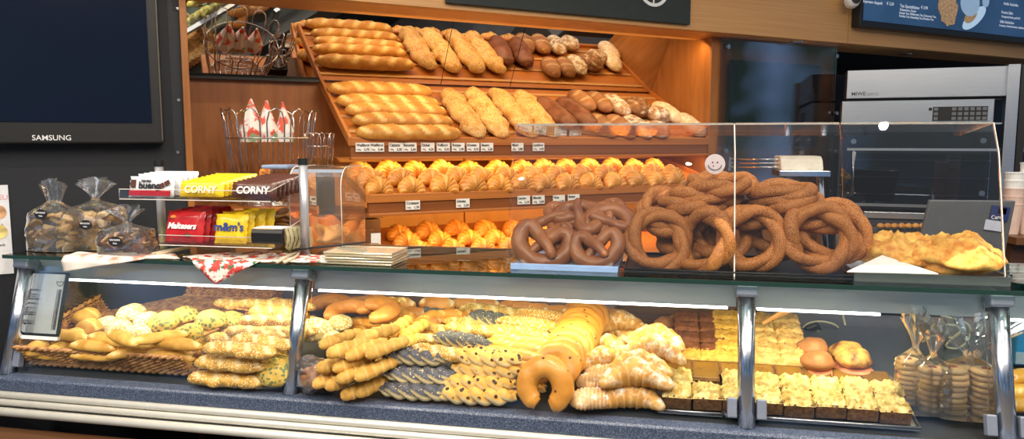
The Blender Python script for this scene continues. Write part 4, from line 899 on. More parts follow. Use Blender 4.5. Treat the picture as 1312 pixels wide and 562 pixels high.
def cookiebag(px, py, stacks, w, d, hb, ht, fan, lab, seed):
    t = .09; q = toC(hc(px, py, t)); o = empty('cookie_bag', C(q.x, t + .02, deckz(t + .02) + .003), AC, lab, 'cookie bag', 'bags of round cookies')
    cellbag('clear_bag', o, w, d, hb, ht, fan, seed)
    first = None
    for (x, y, n, r) in stacks:
        for i in range(n):
            if first is None:
                first = cookie_mb(.030, .0125).build('cookie', [COOKM], o, smooth=True); c = first; j = MB(); j.lathe([(0, 0), (.010, 0), (.009, .002), (0, .0025)], 14); j.build('jam_centre', JAM, first, loc=(0, 0, .012))
            else: c = copy_tree(first, o)
            c.scale = (r / .030,) * 3; c.location = (x + random.uniform(-.003, .003), y + random.uniform(-.003, .003), .004 + i * .0130 * r / .03)
    return o
cookiebag(1172, 520, [(0, .045, 9, .028)], .075, .08, .12, .25, .03, 'narrow clear bag with one stack of round cookies, left of the cookie bags', 1)
cookiebag(1196, 528, [(0, .0, 8, .030)], .08, .075, .11, .22, .03, 'clear bag of stacked jam cookies in the middle, between two other bags', 2)
cookiebag(1244, 545, [(-.036, 0, 8, .031), (.034, 0, 8, .031), (0, .05, 8, .03)], .16, .11, .105, .245, .125, 'large fanned clear bag with three stacks of round cookies near the right post', 3)
o = empty('filled_bun', hd(1270, 495, .05), AC, 'orange glazed bun behind the large cookie bag by the right post', 'filled bun'); ball_mb(.045, .6, .2, 4).build('lower_half', EGG, o, smooth=True); ball_mb(.03, .4, .2, 5).build('upper_half', EGG, o, smooth=True, loc=(.02, .01, .02))
# ---- right-hand breads beyond the last post
many('egg_glazed_roll', 'bread roll', 'golden rolls beyond the right post', 'golden roll beyond the last steel post, %s', [(1300, 480, .06, 20), (1308, 498, .05, 10), (1303, 515, .03, 0)])
# ---- cables, handset
CBL = plain('beige_cable', (.62, .60, .45), .5)
def cable(name, pts, r, lab, mat=CBL, grp=None, cat='cable'):
    P = [hc(px, py, t) for px, py, t in pts]; Q = []
    for i in range(len(P) - 1):
        p0, p1, p2, p3 = P[max(0, i - 1)], P[i], P[i + 1], P[min(len(P) - 1, i + 2)]
        for j in range(8):
            f = j / 8; Q.append(.5 * ((2 * p1) + (p2 - p0) * f + (2 * p0 - 5 * p1 + 4 * p2 - p3) * f * f + (3 * p1 - p0 - 3 * p2 + p3) * f ** 3))
    Q.append(P[-1]); o0 = Q[0].copy(); b = MB(); b.tube([q - o0 for q in Q], r); o = b.build(name, mat, loc=o0, smooth=True); return tag(o, lab, cat, grp)
cable('cable', [(1030, 440, .55), (1026, 425, .55), (1036, 414, .55), (1056, 412, .55), (1074, 420, .56), (1068, 440, .57)], .003, 'beige cable looping around the black handset behind the cakes')
cable('coiled_cable', [(1062 + 4 * sin(i * 1.6), 446 - i * 1.7, .56 + .008 * cos(i * 1.6)) for i in range(16)], .0028, 'pale green coiled cord beside the black handset')
cable('cable', [(1078, 395, .58), (1084, 420, .58), (1094, 445, .58), (1104, 466, .57), (1124, 482, .52), (1152, 488, .48)], .0032, 'long beige cable hanging down behind the cakes to the cookie bags')
cable('cable', [(1180, 436, .42), (1188, 424, .42), (1212, 416, .42), (1232, 420, .43), (1222, 432, .44), (1196, 430, .45), (1182, 438, .46)], .003, 'beige cable loop hanging above the cookie bags', grp='hanging cable loops')
cable('cable', [(1206, 404, .44), (1228, 410, .45), (1242, 418, .45), (1240, 436, .45), (1226, 446, .45), (1212, 442, .44), (1230, 425, .43)], .003, 'twisted beige cable loop beside the right post above the bags', grp='hanging cable loops')
cable('cable', [(1210, 405, .47), (1214, 430, .47), (1212, 448, .46), (1232, 462, .44)], .004, 'black cable hanging down behind the large cookie bag', mat=BLK)
o = empty('handset', hc(1046, 432, .54), AC, 'black payment handset with round button behind the filled buns', 'handset')
b = MB(); b.box((0, 0, 0), (.045, .02, .085), Matrix.Rotation(R(-25), 3, 'Y')); b.build('body', BLK, o, bevel=.008)
b = MB(); b.lathe([(0, 0), (.009, 0), (.008, .003), (0, .003)], 18); b.build('button', STEEL, o, loc=(.002, -.011, .018), rot=(R(90), 0, 0))
# ---- price list inside the glass at the left
pl = empty('price_list', C(0, 0, 0), AC, 'white printed price list in a black frame behind the glass at the far left', 'price list')
A_, B_, D_ = hc(42, 345, .135), hc(96, 348, .135), hc(30, 430, .055); tl = toC(A_); tr = toC(B_); bl = toC(D_)
wl = tr.x - tl.x; hl = (tl.z - bl.z) / cos(LP); pl.location = C((tl.x + tr.x) / 2 - .005, .0275 + (bl.z - .88) * math.tan(LP), bl.z); pl.rotation_euler = (Matrix.Rotation(AC, 3, 'Z') @ Matrix.Rotation(-LP, 3, 'X')).to_euler()
b = MB(); wl *= 1.10; b.box((0, .003, hl / 2), (wl, .004, hl)); b.build('frame', BLK, pl); b = MB(); b.box((-.002, 0, hl / 2 + .002), (wl - .018, .002, hl - .016)); b.build('sheet', plain('price_sheet', (.78, .80, .82), .6), pl)
b = MB(); b.box((0, -.004, -.003), (wl + .012, .012, .010)); b.build('holder', WHITEP, pl)
nmz = ['Baguettebrötchen', 'Kürbiskern', 'Sesambrötchen', 'Mohnbrötchen', 'Mehrkornbrötchen', 'Laugen', 'Schokobrötchen', 'Rosinen', 'Käsebrötchen', 'Zwiebelbrot', 'Butterhörnchen', 'Roggenbrötchen', 'Dinkel', 'Ciabatta', 'Schinken Käse', 'Salami Baguette', 'Brezel', 'Streusel']
for i, n_ in enumerate(nmz):
    z = hl * .70 - i * hl * .62 / 18; text(n_, 'price_line', pl, (-wl / 2 + .012, -.0015, z), .0088, INK, sx=.9, bold=.00025); text('1,%d0' % (2 + i * 3 % 7), 'price_figure', pl, (wl / 2 - .014, -.0015, z), .0088, INK, align='RIGHT', bold=.00025)
b = MB(); b.tube([(.012 * cos(a) , 0, -.002 if sin(a) > .3 else .014 * sin(a)) for a in [i * pi / 10 for i in range(20)]], .0008, closed=True); b.build('crest', INK, pl, loc=(wl / 2 - .022, -.002, hl * .86))
# ================================================================ things on the glass shelf
# ---- sesame rings: upright ones leaning back, and flat ones piled behind
def ring(px, py, t, lean_, yaw, lab, sc=1., roll=0., lift=0.):
    p = hc(px, py, t); rt = Matrix.Rotation(AC + R(yaw), 3, 'Z') @ Matrix.Rotation(R(lean_), 3, 'X') @ Matrix.Rotation(R(roll), 3, 'Z'); n = rt @ V((0, 0, 1))
    return put('sesame_ring', p - n * .016, rt, lab, 'sesame ring', 'sesame bread rings on the counter', sc)
ring(844, 308, .21, 68, 8, 'sesame bread ring standing upright, leftmost next to the pretzels', .98, 20)
ring(902, 309, .185, 74, -38, 'narrow-looking sesame bread ring turned sideways, second from the pretzels', .98, 70)
ring(962, 305, .20, 74, 0, 'big sesame bread ring facing the front, third from the pretzels', .98, 130)
ring(1048, 304, .20, 70, 2, 'big sesame bread ring facing the front, right end of the row', 1.0, 200)
ring(1066, 298, .26, 66, -6, 'sesame bread ring leaning directly behind the right end ring', 1.0, 250)
ring(924, 237, .30, 8, 0, 'flat sesame bread ring, topmost of the left pile', 1., 0)
ring(905, 250, .31, 6, 8, 'flat sesame bread ring, second from the top of the left pile', 1.02, 90)
ring(888, 261, .30, 8, 0, 'flat sesame bread ring, third from the top of the left pile', 1.0, 40)
ring(1000, 246, .30, 4, 5, 'flat sesame bread ring, topmost of the right pile', .98, 40)
ring(1006, 259, .30, 4, -5, 'flat sesame bread ring, second in the right pile', 1.02, 140)
ring(856, 272, .29, 40, 10, 'tilted sesame bread ring behind the leftmost upright ring', .95, 0)
ring(960, 276, .31, 12, 0, 'sesame bread ring lying behind the third upright ring', 1.0, 60)
ring(1045, 279, .31, 14, -8, 'sesame bread ring lying behind the right end ring', 1.0, 60)
ring(925, 300, .29, 45, -8, 'sesame bread ring half hidden behind the second and third rings', 1.0, 10)
ring(1000, 300, .30, 40, -8, 'sesame bread ring half hidden between the two big front rings', .95, 10)
ring(880, 305, .31, 30, 0, 'sesame bread ring half hidden low behind the left rings', .95, 10)
# ---- pretzels
def prz(px, py, t, lean_, yaw, roll, lab, sc=1.):
    p = hc(px, py, t); rt = Matrix.Rotation(AC + R(yaw), 3, 'Z') @ Matrix.Rotation(R(lean_), 3, 'X') @ Matrix.Rotation(R(roll), 3, 'Z'); n = rt @ V((0, 0, 1))
    return put('pretzel', p - n * .016, rt, lab, 'pretzel', 'pretzels piled on the counter', sc)
prz(697, 312, .18, 66, 8, -12, 'dark brown pretzel at the front left of the pretzel pile', 1.12)
prz(764, 316, .17, 66, -6, 8, 'dark brown pretzel at the front right of the pretzel pile', .95)
prz(706, 284, .25, 40, 0, 60, 'brown pretzel lying behind the front left pretzel', .95)
prz(742, 279, .25, 32, 0, 150, 'brown pretzel on top in the middle of the pile', 1.)
prz(778, 288, .24, 48, 0, 215, 'brown pretzel at the right, next to the sesame rings', 1.0)
prz(735, 303, .22, 56, 0, 190, 'brown pretzel between the two front pretzels', .9)
prz(772, 268, .30, 26, 0, 20, 'brown pretzel at the back top of the pile', .85)
qa = toC(hc(655, 345, .12)); qb = toC(hc(792, 345, .12))
o = empty('pretzel_tray', C((qa.x + qb.x) / 2, .11, GZ), AC, 'flat pale blue tray under the pile of pretzels', 'tray')
b = MB(); b.prism([(0, 0), (.26, 0), (.26, .010), (0, .010)], -(qb.x - qa.x) / 2, (qb.x - qa.x) / 2); b.build('base', plain('blue_tray', (.24, .36, .62), .4), o, bevel=.002)
b = MB(); b.prism([(.0, .010), (.006, .010), (.006, .016), (0, .016)], -(qb.x - qa.x) / 2, (qb.x - qa.x) / 2); b.build('lip', plain('blue_tray_lip', (.28, .42, .70), .4), o)
# dark tray under the rings
qa = toC(hc(800, 350, .12)); qb = toC(hc(1095, 355, .12))
o = empty('ring_tray', C((qa.x + qb.x) / 2, .12, GZ), AC, 'flat black tray under the sesame bread rings', 'tray')
b = MB(); b.prism([(0, 0), (.28, 0), (.28, .006), (0, .006)], -(qb.x - qa.x) / 2, (qb.x - qa.x) / 2); b.build('base', BLK, o, bevel=.001)
b = MB(); b.tube([(-(qb.x - qa.x) / 2, .002, .009), ((qb.x - qa.x) / 2, .002, .009), ((qb.x - qa.x) / 2, .278, .009), (-(qb.x - qa.x) / 2, .278, .009)], .003, closed=True); b.build('rim', BLK, o, smooth=True)
# ---- flat cheese bakes on a tray
def bake(px, py, t, rx, ry, h, seed, lab):
    q = toC(hc(px, py, t)); b = ball_mb(1, 1, .35, seed, n=40, m=56)
    b.v = [V((p.x * rx * (1 + .05 * noise.noise(p * 4)), p.y * ry, max(0, p.z / 1.5 * h * (1 + .30 * noise.noise(V((p.x * 3, p.y * 3, seed))) + .10 * noise.noise(V((p.x * 12, p.y * 12, seed))))))) for p in b.v]
    o = b.build('cheese_bake', FLAKY, loc=C(q.x, t, GZ + .012), rz=AC + R(seed * 4), smooth=True); return tag(o, lab, 'pastry', 'flat cheese pastries')
bake(1150, 330, .25, .088, .10, .078, 2, 'flat golden cheese pastry, the left one on the metal tray at right')
bake(1218, 335, .23, .108, .12, .088, 5, 'flat golden cheese pastry, the right and larger one on the metal tray')
qa = toC(hc(1095, 352, .12)); qb = toC(hc(1293, 358, .12)); wt = qb.x - qa.x
o = empty('pastry_tray', C((qa.x + qb.x) / 2, .115, GZ), AC, 'shallow steel tray carrying the two flat cheese pastries', 'tray')
b = MB(); b.prism([(0, 0), (.30, 0), (.305, .022), (.298, .022), (.295, .006), (.006, .006), (.002, .022), (-.005, .022)], -wt / 2, wt / 2); b.build('base', TRAYM, o)
for s_ in (-1, 1):
    b = MB(); b.box((s_ * wt / 2, .15, .012), (.004, .30, .022)); b.build('side', TRAYM, o)
o = empty('paper_sheet', C(toC(hc(1138, 350, .12)).x, .10, GZ + .023), AC, 'white folded paper corner lying at the front left of the pastry tray', 'paper')
b = MB(); n = 8; vs = [(-.095, 0, 0), (.10, .0, .002), (.0, .075, .03), (-.095, 0, .002), (.10, 0, .004), (0, .075, .032)]; b.add(vs, [(0, 1, 2)[::-1], (3, 4, 5), (0, 1, 4, 3), (1, 2, 5, 4), (2, 0, 3, 5)]); b.build('sheet', WHITEP, o)
# ---- candy rack
xa = toC(hc(160, 252, .12)).x; xb = toC(hc(352, 262, .12)).x; x2 = toC(hc(208, 300, .29)).x; x3 = toC(hc(393, 300, .22)).x
rk = empty('candy_rack', C((xa + xb) / 2, .10, GZ), AC, 'clear two-tier acrylic candy rack on two grey posts', 'rack'); mid = (xa + xb) / 2
zU = toC(hc(250, 256, .11)).z - GZ; zL = toC(hc(250, 314, .11)).z - GZ
for i, (z, nm_) in enumerate(((zU, 'upper_shelf'), (max(.012, zL), 'lower_shelf'))):
    b = MB(); x0_, x1_ = xa - mid + (.0 if i == 0 else .12), xb - mid; b.prism([(0, z), (.17, z + .012), (.17, z + .016), (0, z + .004)], x0_, x1_ + .02); b.prism([(-.003, z), (.001, z), (.001, z + (.026 if i == 0 else .03)), (-.003, z + (.026 if i == 0 else .03))], x0_, x1_)
    b.prism([(.168, z + .010), (.172, z + .010), (.172, z + .075), (.168, z + .075)], x0_, x1_ + .02)
    b.add([(x1_, 0, z), (x1_ + .03, .17, z + .01), (x1_ + .03, .17, z + .08), (x1_, 0, z + .03)], [(0, 1, 2, 3)]); b.build(nm_, ACRYL, rk)
    b = MB(); b.tube([(x0_, -.002, z + .028), (x1_, -.002, z + .028), (x1_ + .03, .17, z + .078)], .0012); b.tube([(x0_, -.002, z), (x1_, -.002, z)], .0014); b.build('shelf_edge', AEDGE, rk)
for nm_, x, t in (('post', x2, .29), ('post', x3, .21)):
    zt = toC(hc(208, 213, .29)).z - GZ if x == x2 else toC(hc(393, 211, .21)).z - GZ
    b = MB(); b.lathe([(0, 0), (.0125, 0), (.0125, zt), (0, zt)], 20); p = b.build(nm_, plain('grey_post', (.50, .51, .55), .35, metal=.5), rk, loc=(x - mid, t - .10, 0)); 
    for q_ in p.data.polygons: q_.use_smooth = abs(q_.normal.z) < .5
    b = MB(); b.lathe([(0, 0), (.0135, 0), (.0135, .018), (0, .018)], 20); b.build('black_cap', BLK, p, loc=(0, 0, zt))
def foil(name, c, rough=.25): return plain(name, c, rough, vary=.12, sc=60)
YEL = foil('yellow_foil', (.86, .58, .02)); BRN = foil('brown_foil', (.10, .035, .022)); RED = foil('red_foil', (.50, .015, .02)); WHF = foil('white_foil', (.72, .74, .76)); BLU = foil('blue_foil', (.03, .06, .25)); ORG = foil('orange_foil', (.80, .28, .05))
def packmb(w, h, th, seed=0, seal=.008):
    b = MB(); n, m = 15, 9
    for sgn in (-1, 1):
        vs = []
        for j in range(m):
            for i in range(n):
                x, z = i / (n - 1) * 2 - 1, j / (m - 1) * 2 - 1; q = max(0, (1 - x ** 6) * (1 - z ** 4)); y = sgn * (th / 2 * q ** .5 * (1 + .25 * noise.noise(V((x * 3, z * 3, seed)))) + .0006)
                zig = .0015 * (i in (0, n - 1)) * (1 if j % 2 else -1)
                vs.append((x * w / 2 + zig, y, (z + 1) * h / 2))
        fs = [(j * n + i, j * n + i + 1, (j + 1) * n + i + 1, (j + 1) * n + i) for j in range(m - 1) for i in range(n - 1)]
        b.add(vs, fs if sgn < 0 else [f[::-1] for f in fs])
    return b
def pack(name, s, t, z, w, h, th, mat, lab, cat, grp, rx=0., rz=0., txt=None, tcol=None, tsz=.02, extra=None, seed=0, tz=None, shear=0.):
    o = empty(name, C(s, t, z), AC + R(rz), lab, cat, grp); o.rotation_euler = (Matrix.Rotation(AC + R(rz), 3, 'Z') @ Matrix.Rotation(R(rx), 3, 'X')).to_euler()
    packmb(w, h, th, seed).build('wrapper', mat, o, smooth=True)
    if txt: text(txt, 'lettering', o, (0, -th / 2 - .0035, tz if tz is not None else h * .35), tsz, tcol, align='CENTER', ext=.0006, bold=.0008, shear=shear)
    if extra: extra(o, w, h, th)
    return o
zu = GZ + zU + .006
def s_at(px, py, t): return toC(hc(px, py, t)).x
TWH = plain('letter_white', (.85, .85, .85), .4); TBK = plain('letter_black', (.02, .02, .03), .4)
def bueno_extra(o, w, h, th):
    b = MB(); b.box((0, 0, 0), (w * .92, .0012, h * .26)); b.build('red_band', RED, o, loc=(0, -th / 2 - .0012, h * .16))
    for x, z, s in ((w * .26, h * .52, .016), (w * .38, h * .66, .016), (w * .18, h * .36, .012)):
        b = MB(); b.box((0, 0, 0), (s, .002, s * .8), Matrix.Rotation(R(-30), 3, 'Y')); b.build('printed_chocolate', BRN, o, loc=(x, -th / 2 - .003, z))
    b = MB(); b.box((0, 0, 0), (.016, .0016, .022)); b.build('printed_glass', BRN, o, loc=(-w * .38, -th / 2 - .002, h * .62))
    text('kinder', 'lettering', o, (-.012, -th / 2 - .0035, h * .70), .012, TBK, align='CENTER', ext=.0005, bold=.0003)
pack('chocolate_bar', s_at(194, 240, .12), .118, zu, .142, .058, .016, WHF, 'white and red wrapped chocolate bar at the front of the upper candy shelf', 'candy', 'white chocolate bars', -12, 0, 'bueno', TBK, .028, bueno_extra, 1, .022)
for i in range(4): pack('chocolate_bar', s_at(194, 240, .12) + .006 + .003 * i, .142 + i * .020, zu + .004, .142, .060 + .002 * i, .014, WHF, 'white wrapped chocolate bar behind the front white bar, %s layer' % NUM[i + 1].strip().replace('', '') if i else 'white wrapped chocolate bar directly behind the front white bar', 'candy', 'white chocolate bars', -12, 0, None, None, .02, lambda o, w, h, th: MB_band(o, w, h, th), i + 2)  if False else pack('chocolate_bar', s_at(194, 240, .12) + .006 + .003 * i, .142 + i * .020, zu + .004, .142, .060 + .002 * i, .014, WHF, 'white wrapped chocolate bar standing behind the front white bar, %s behind it' % ['first', 'second', 'third', 'fourth'][i], 'candy', 'white chocolate bars', -12, 0)
LY = plain('letter_cream', (.86, .80, .55), .4)
def bars(cnt, px0, py0, mat, tcol, nm_, grp, seed):
    s0 = s_at(px0, py0, .12)
    for i in range(cnt):
        pack('muesli_bar', s0 + .004 * i, .120 + i * .017, zu + .002 + .0015 * i, .135, .044 + .001 * i, .013, mat, '%s wrapped muesli bar on the upper candy shelf, %s' % (nm_, 'foremost with its name readable' if i == 0 else ['', 'second', 'third', 'fourth', 'fifth', 'sixth', 'seventh', 'eighth', 'ninth'][i] + ' from the front'), 'candy', grp, -14, 0, 'CORNY' if i == 0 else None, tcol, .028, None, seed + i, .010)
bars(8, 258, 245, YEL, LY, 'yellow', 'yellow muesli bars', 3); bars(8, 325, 247, BRN, TWH, 'brown', 'brown muesli bars', 20)
zl = GZ + max(.012, zL) + .006
for i in range(5): pack('candy_bag', s_at(236, 290, .13) + .004 * i, .125 + i * .024, zl, .125, .088 + .002 * i, .026, RED, 'red candy bag on the lower candy shelf, %s' % (['foremost with white lettering', 'second from the front', 'third from the front', 'fourth from the front', 'hindmost'][i]), 'candy', 'red candy bags', -14, -4, 'Maltesers' if i == 0 else None, TWH, .024, (lambda o, w, h, th: [ball_mb(.010, .8, .05, 1).build('printed_ball', ORG, o, smooth=True, loc=(-.035, -th / 2 + .003, h * .72)) and None, ball_mb(.014, .6, .05, 2).build('printed_ball', BRN, o, smooth=True, loc=(.02, -th / 2 + .006, h * .15))]) if i == 0 else None, i + 30, .036, .2)
for i in range(4): pack('candy_bag', s_at(296, 292, .13) + [0, .004, .022, .036][i], .125 + i * .026, zl, [.098, .10, .10, .10][i], [.082, .086, .088, .092][i], .024, YEL, 'yellow candy bag on the lower candy shelf, %s' % (['foremost with dark blue lettering', 'second from the front', 'third from the front', 'hindmost'][i]), 'candy', 'yellow candy bags', -12, 0, "m&m's" if i == 0 else ('S' if i > 1 else None), BLU if i == 0 else TBK, .033 if i == 0 else .022, None, i + 40, .034 if i == 0 else .05)
# black label holder
o = empty('label_holder', C(s_at(343, 298, .10), .095, zl + .006), AC, 'black empty label holder at the right end of the lower candy shelf', 'label holder')
b = MB(); b.prism([(0, 0), (.012, 0), (.012, .038), (.002, .040), (-.003, .030), (-.003, .006)], -.046, .046); b.build('body', BLK, o, bevel=.002)
b = MB(); b.box((0, .03, .042), (.085, .05, .003)); b.build('card', WHITEP, o)
# ---- big clear hood with orange things, right of the rack post
OCRY = glass('hood_acrylic', (.93, .88, .80), 1.8, .03, .05, (.8, .7, .55))
def hood(s, t, w, d, h, lab, mat=OCRY, nm_='clear_hood'):
    o = empty(nm_, C(s, t, GZ), AC, lab, 'display hood'); b = MB(); n = 10; pr = [(0, 0), (0, h * .78)] + [(.05 * (1 - cos(a)), h * .78 + h * .22 * sin(a)) for a in [pi / 2 * i / 6 for i in range(1, 7)]] + [(d, h), (d, 0)]
    vs = [(x, y, z) for x in (-w / 2, w / 2) for y, z in pr]; m_n = len(pr); b.add(vs, [(i, i + 1, m_n + i + 1, m_n + i) for i in range(m_n - 1)] + [tuple(range(m_n)), tuple(range(m_n, 2 * m_n))[::-1]]); b.build('shell', mat, o); 
    b = MB()
    for x in (-w / 2, w / 2): b.tube([(x, y, z) for y, z in pr[:-1]], .0015)
    b.build('edge', AEDGE, o, smooth=True); return o
h1 = hood(s_at(425, 320, .34), .24, .16, .17, toC(hc(430, 213, .30)).z - GZ, 'clear rounded acrylic bread hood standing right of the grey rack post')
o = empty('paper_bag', C(s_at(425, 320, .34) - .02, .32, GZ), AC, 'crumpled orange paper bag inside the clear hood', 'bag')
ball_mb(.055, 1.3, .5, 4).build('pouch', plain('orange_paper', (.80, .24, .05), .5, vary=.2), o, smooth=True, loc=(0, 0, .0)); ball_mb(.045, 1.1, .6, 9).build('fold', plain('light_orange_paper', (.80, .42, .14), .5, vary=.2), o, smooth=True, loc=(.035, -.02, .02))
# glass jar with cookies
o = empty('cookie_jar', C(s_at(362, 300, .33), .33, GZ), AC, 'square clear jar with brown cookies behind the candy rack', 'jar')
jh = toC(hc(360, 215, .33)).z - GZ; b = MB(); b.box((0, 0, jh / 2), (.10, .09, jh)); b.build('jar_body', ACRYL, o, bevel=.01)
b = MB(); b.box((0, 0, jh + .004), (.085, .075, .012)); b.build('lid', plain('blue_lid', (.25, .33, .50), .3), o, bevel=.004)
for i in range(14):
    cookie_mb(.022, .008).build('cookie', RYE2 if i % 2 else COOKM, o, smooth=True, loc=(random.uniform(-.022, .022), random.uniform(-.018, .018), .006 + i * .008), rot=(random.uniform(-.5, .5), random.uniform(-.5, .5), 0))
# striped white cake piece right of the jar
o = empty('iced_cake', C(s_at(384, 300, .26), .26, GZ), AC, 'pale iced cake striped with chocolate lines behind the grey rack post', 'cake'); CHS = plain('chocolate_stripe', (.06, .03, .02), .4)
b = MB(); b.box((0, 0, .045), (.07, .06, .07)); b.build('icing', plain('cream_icing', (.80, .74, .45), .5), o, bevel=.01)
for i in range(5): b = MB(); b.tube([(-.034 + .012 * i, -.031, .015 + .008 * (i % 2)), (-.026 + .013 * i, -.031, .05), (-.034 + .014 * i, -.031, .075)], .0011); b.build('chocolate_line', CHS, o, smooth=True)
# ---- stack of clear plastic lids
o0 = None
for i in range(5):
    q = toC(hc(464, 338, .12)); o = empty('plastic_lid', C(q.x + .002 * (i % 2), .15, GZ + .001 + i * .007), AC + R(1.5 * (i % 3 - 1)), 'flat clear plastic lid in the small stack on the glass shelf, %s of five' % ['lowest', 'second lowest', 'middle', 'second highest', 'topmost'][i], 'lid', 'clear plastic lids')
    b = MB(); w, d = .19, .12; b.box((0, 0, .003), (w, d, .0015)); b.tube([(-w / 2, -d / 2, .003), (w / 2, -d / 2, .003), (w / 2, d / 2, .003), (-w / 2, d / 2, .003)], .0028, closed=True); o_ = b.build('lid_plate', glass('lid_plastic', (.95, .92, .82), 2, .1, .30, (.85, .78, .58)) if i == 0 else bpy.data.materials['lid_plastic'], o)
# ---- white card holder, tongs, tray left of lower croissants
o = empty('card_stand', hw(482, 330, -.20), AW, 'small upright white card standing beside the lowest croissants', 'card'); b = MB(); b.box((0, 0, .045), (.035, .003, .088)); b.build('card', WHITEP, o); b = MB(); b.box((0, .008, .002), (.038, .03, .004)); b.build('foot', WHITEP, o)
o = empty('serving_tongs', C(s_at(425, 325, .22), .20, GZ + .02), AC, 'dark steel serving tongs lying across the shelf before the clear hood', 'tongs')
b = MB()
for dy in (-.01, .012): b.box((0, dy, .012), (.22, .010, .004), Matrix.Rotation(R(-7), 3, 'Y'))
b.build('arms', BLK, o, bevel=.001)
# ---- napkins on the glass edge
NAP, nt, bb = newmat('floral_napkin'); v = coord(nt); f = tnoise(nt, v, 34, 3); g = tnoise(nt, v, 55, 2)
cc = ramp(nt, f, [(.0, (.62, .03, .03)), (.44, (.62, .06, .05)), (.5, (.82, .80, .74)), (1, (.84, .82, .76))]); cc = mixc(nt, mth(nt, 'GREATER_THAN', g, .61), cc, (.06, .16, .07)); nt.links.new(cc, bb.inputs['Base Color']); bb.inputs['Roughness'].default_value = .8
def napkin(name, outline, lab, mat, cat='napkin', grp=None, th=.0016):
    """cloth from a polygon in counter s,t: beyond the shelf edge (t<.058) it hangs down"""
    n = 26; b = MB(); (a, bq, c, d) = outline; vs = []
    for j in range(n + 1):
        for i in range(n + 1):
            u, v_ = i / n, j / n; p = (V(a) * (1 - u) + V(bq) * u) * (1 - v_) + (V(d) * (1 - u) + V(c) * u) * v_
            s_, t_ = p; z = GZ + .003 + .003 * (1 + noise.noise(V((s_ * 22, t_ * 22, 1)))) 
            if t_ < .057: dd = .057 - t_; z = GZ + .003 - dd * .96; t_ = .057 - .012 * min(1, dd / .012) + .004 * sin(s_ * 60) * min(1, dd * 30) - .003
            vs.append(C(s_, t_, z))
    o0 = vs[0].copy(); b.add([q - o0 for q in vs], [(j * (n + 1) + i, j * (n + 1) + i + 1, (j + 1) * (n + 1) + i + 1, (j + 1) * (n + 1) + i) for j in range(n) for i in range(n)])
    o = b.build(name, mat, loc=o0, smooth=True, solid=th); return tag(o, lab, cat, grp)
def st(px, py, z=None): q = toC(hz(px, py, GZ)); return (q.x, q.y)
e1 = s_at(278, 340, .05)
napkin('napkin', [(e1, -.005), (e1 + .19, .10), (e1 + .03, .26), (e1 - .15, .115)], 'red floral paper napkin hanging its corner over the glass shelf edge', NAP, grp='floral napkins')
napkin('napkin', [(e1 + .12, .075), (e1 + .30, .085), (e1 + .30, .20), (e1 + .10, .22)], 'red floral paper napkin lying flat to the right of the hanging one', NAP, grp='floral napkins')
NAP2, nt, bb = newmat('cream_napkin'); f = tnoise(nt, coord(nt), 24, 3); nt.links.new(ramp(nt, f, [(.35, (.70, .25, .18)), (.48, (.80, .74, .66)), (.8, (.83, .80, .74))]), bb.inputs['Base Color']); bb.inputs['Roughness'].default_value = .8
e2 = s_at(90, 340, .05)
napkin('napkin', [(e2 - .02, .012), (e2 + .33, .075), (e2 + .26, .15), (e2 - .03, .115)], 'cream napkin with red print draped over the edge under the clear bags', NAP2)
TNG = plain('beige_tongs_handle', (.62, .52, .36), .5)
for (a_, b_, l_) in (((195, 325), (245, 316), 'pale wooden tongs lying on the glass shelf beside the cream napkin'), ((355, 336), (385, 322), 'pale wooden tongs lying beside the second grey rack post')):
    pa, pb = hz(a_[0], a_[1], GZ + .008), hz(b_[0], b_[1], GZ + .012); d = pb - pa; o = empty('wooden_tongs', pa, 0, l_, 'tongs', 'wooden tongs on the glass shelf'); b = MB(); sd = V((-d.y, d.x, 0)).normalized()
    b.tube([(0, 0, 0), d * .5 + sd * .008, d], .004); b.tube([sd * -.02, d * .5 - sd * .018, d], .004); b.build('arms', TNG, o, smooth=True)
# ---- cellophane bags at the left
STK = plain('black_sticker', (.015, .015, .02), .4)
def snackbag(px0, px1, pyb, pyt, t, hb, fan, lab, seed, kind, neck=.12):
    a, c = hc(px0, pyb, t), hc(px1, pyb, t); w = (c - a).length; s = (toC(a).x + toC(c).x) / 2; ht = toC(hc((px0 + px1) / 2, pyt, t)).z - GZ
    o = empty('snack_bag', C(s, t, GZ + .001), AC, lab, 'snack bag', 'clear snack bags at the left end'); cellbag('clear_bag', o, w, .10, ht * hb, ht, fan, seed, neck=neck)
    n = 0; H = ht * hb
    for i in range(26):
        x, y, z = random.uniform(-.40, .40) * w, random.uniform(-.030, .030), random.uniform(.006, H * .86); rt = (random.uniform(-.8, .8), random.uniform(-.8, .8), random.uniform(0, 3))
        if kind == 0: b = MB(); b.box((0, 0, .009), (.034, .030, .010)); b.build('cracker', [COOKM, SPG, COOKM][i % 3], o, loc=(x, y, z), rot=rt, bevel=.003)
        elif kind == 1: ball_mb(.021, .5, .3, i).build('biscuit', [EGG, COOKM, SPG][i % 3], o, smooth=True, loc=(x, y, z), rot=rt)
        else: b = MB(); b.box((0, 0, .006), (.034, .018, .008)); b.build('chocolate_piece', [CAK, RYE, COOKM][i % 3], o, loc=(x, y, z * .8), rot=rt, bevel=.003)
    b = MB(); b.lathe([(0, 0), (.022, 0), (.022, .0012), (0, .0012)], 28); k = b.build('sticker', STK, o, loc=(.004, -.054, H * (1.0 if kind == 0 else .62)), rot=(R(84), 0, 0)); k.scale = (1, .65, 1)
    text('BÄCKEREI', 'lettering', o, (.004, -.0565, H * (1.0 if kind == 0 else .62) + .002), .0075, TWH, align='CENTER'); text('Filiale', 'lettering', o, (.004, -.0565, H * (1.0 if kind == 0 else .62) - .007), .006, TWH, align='CENTER')
    return o
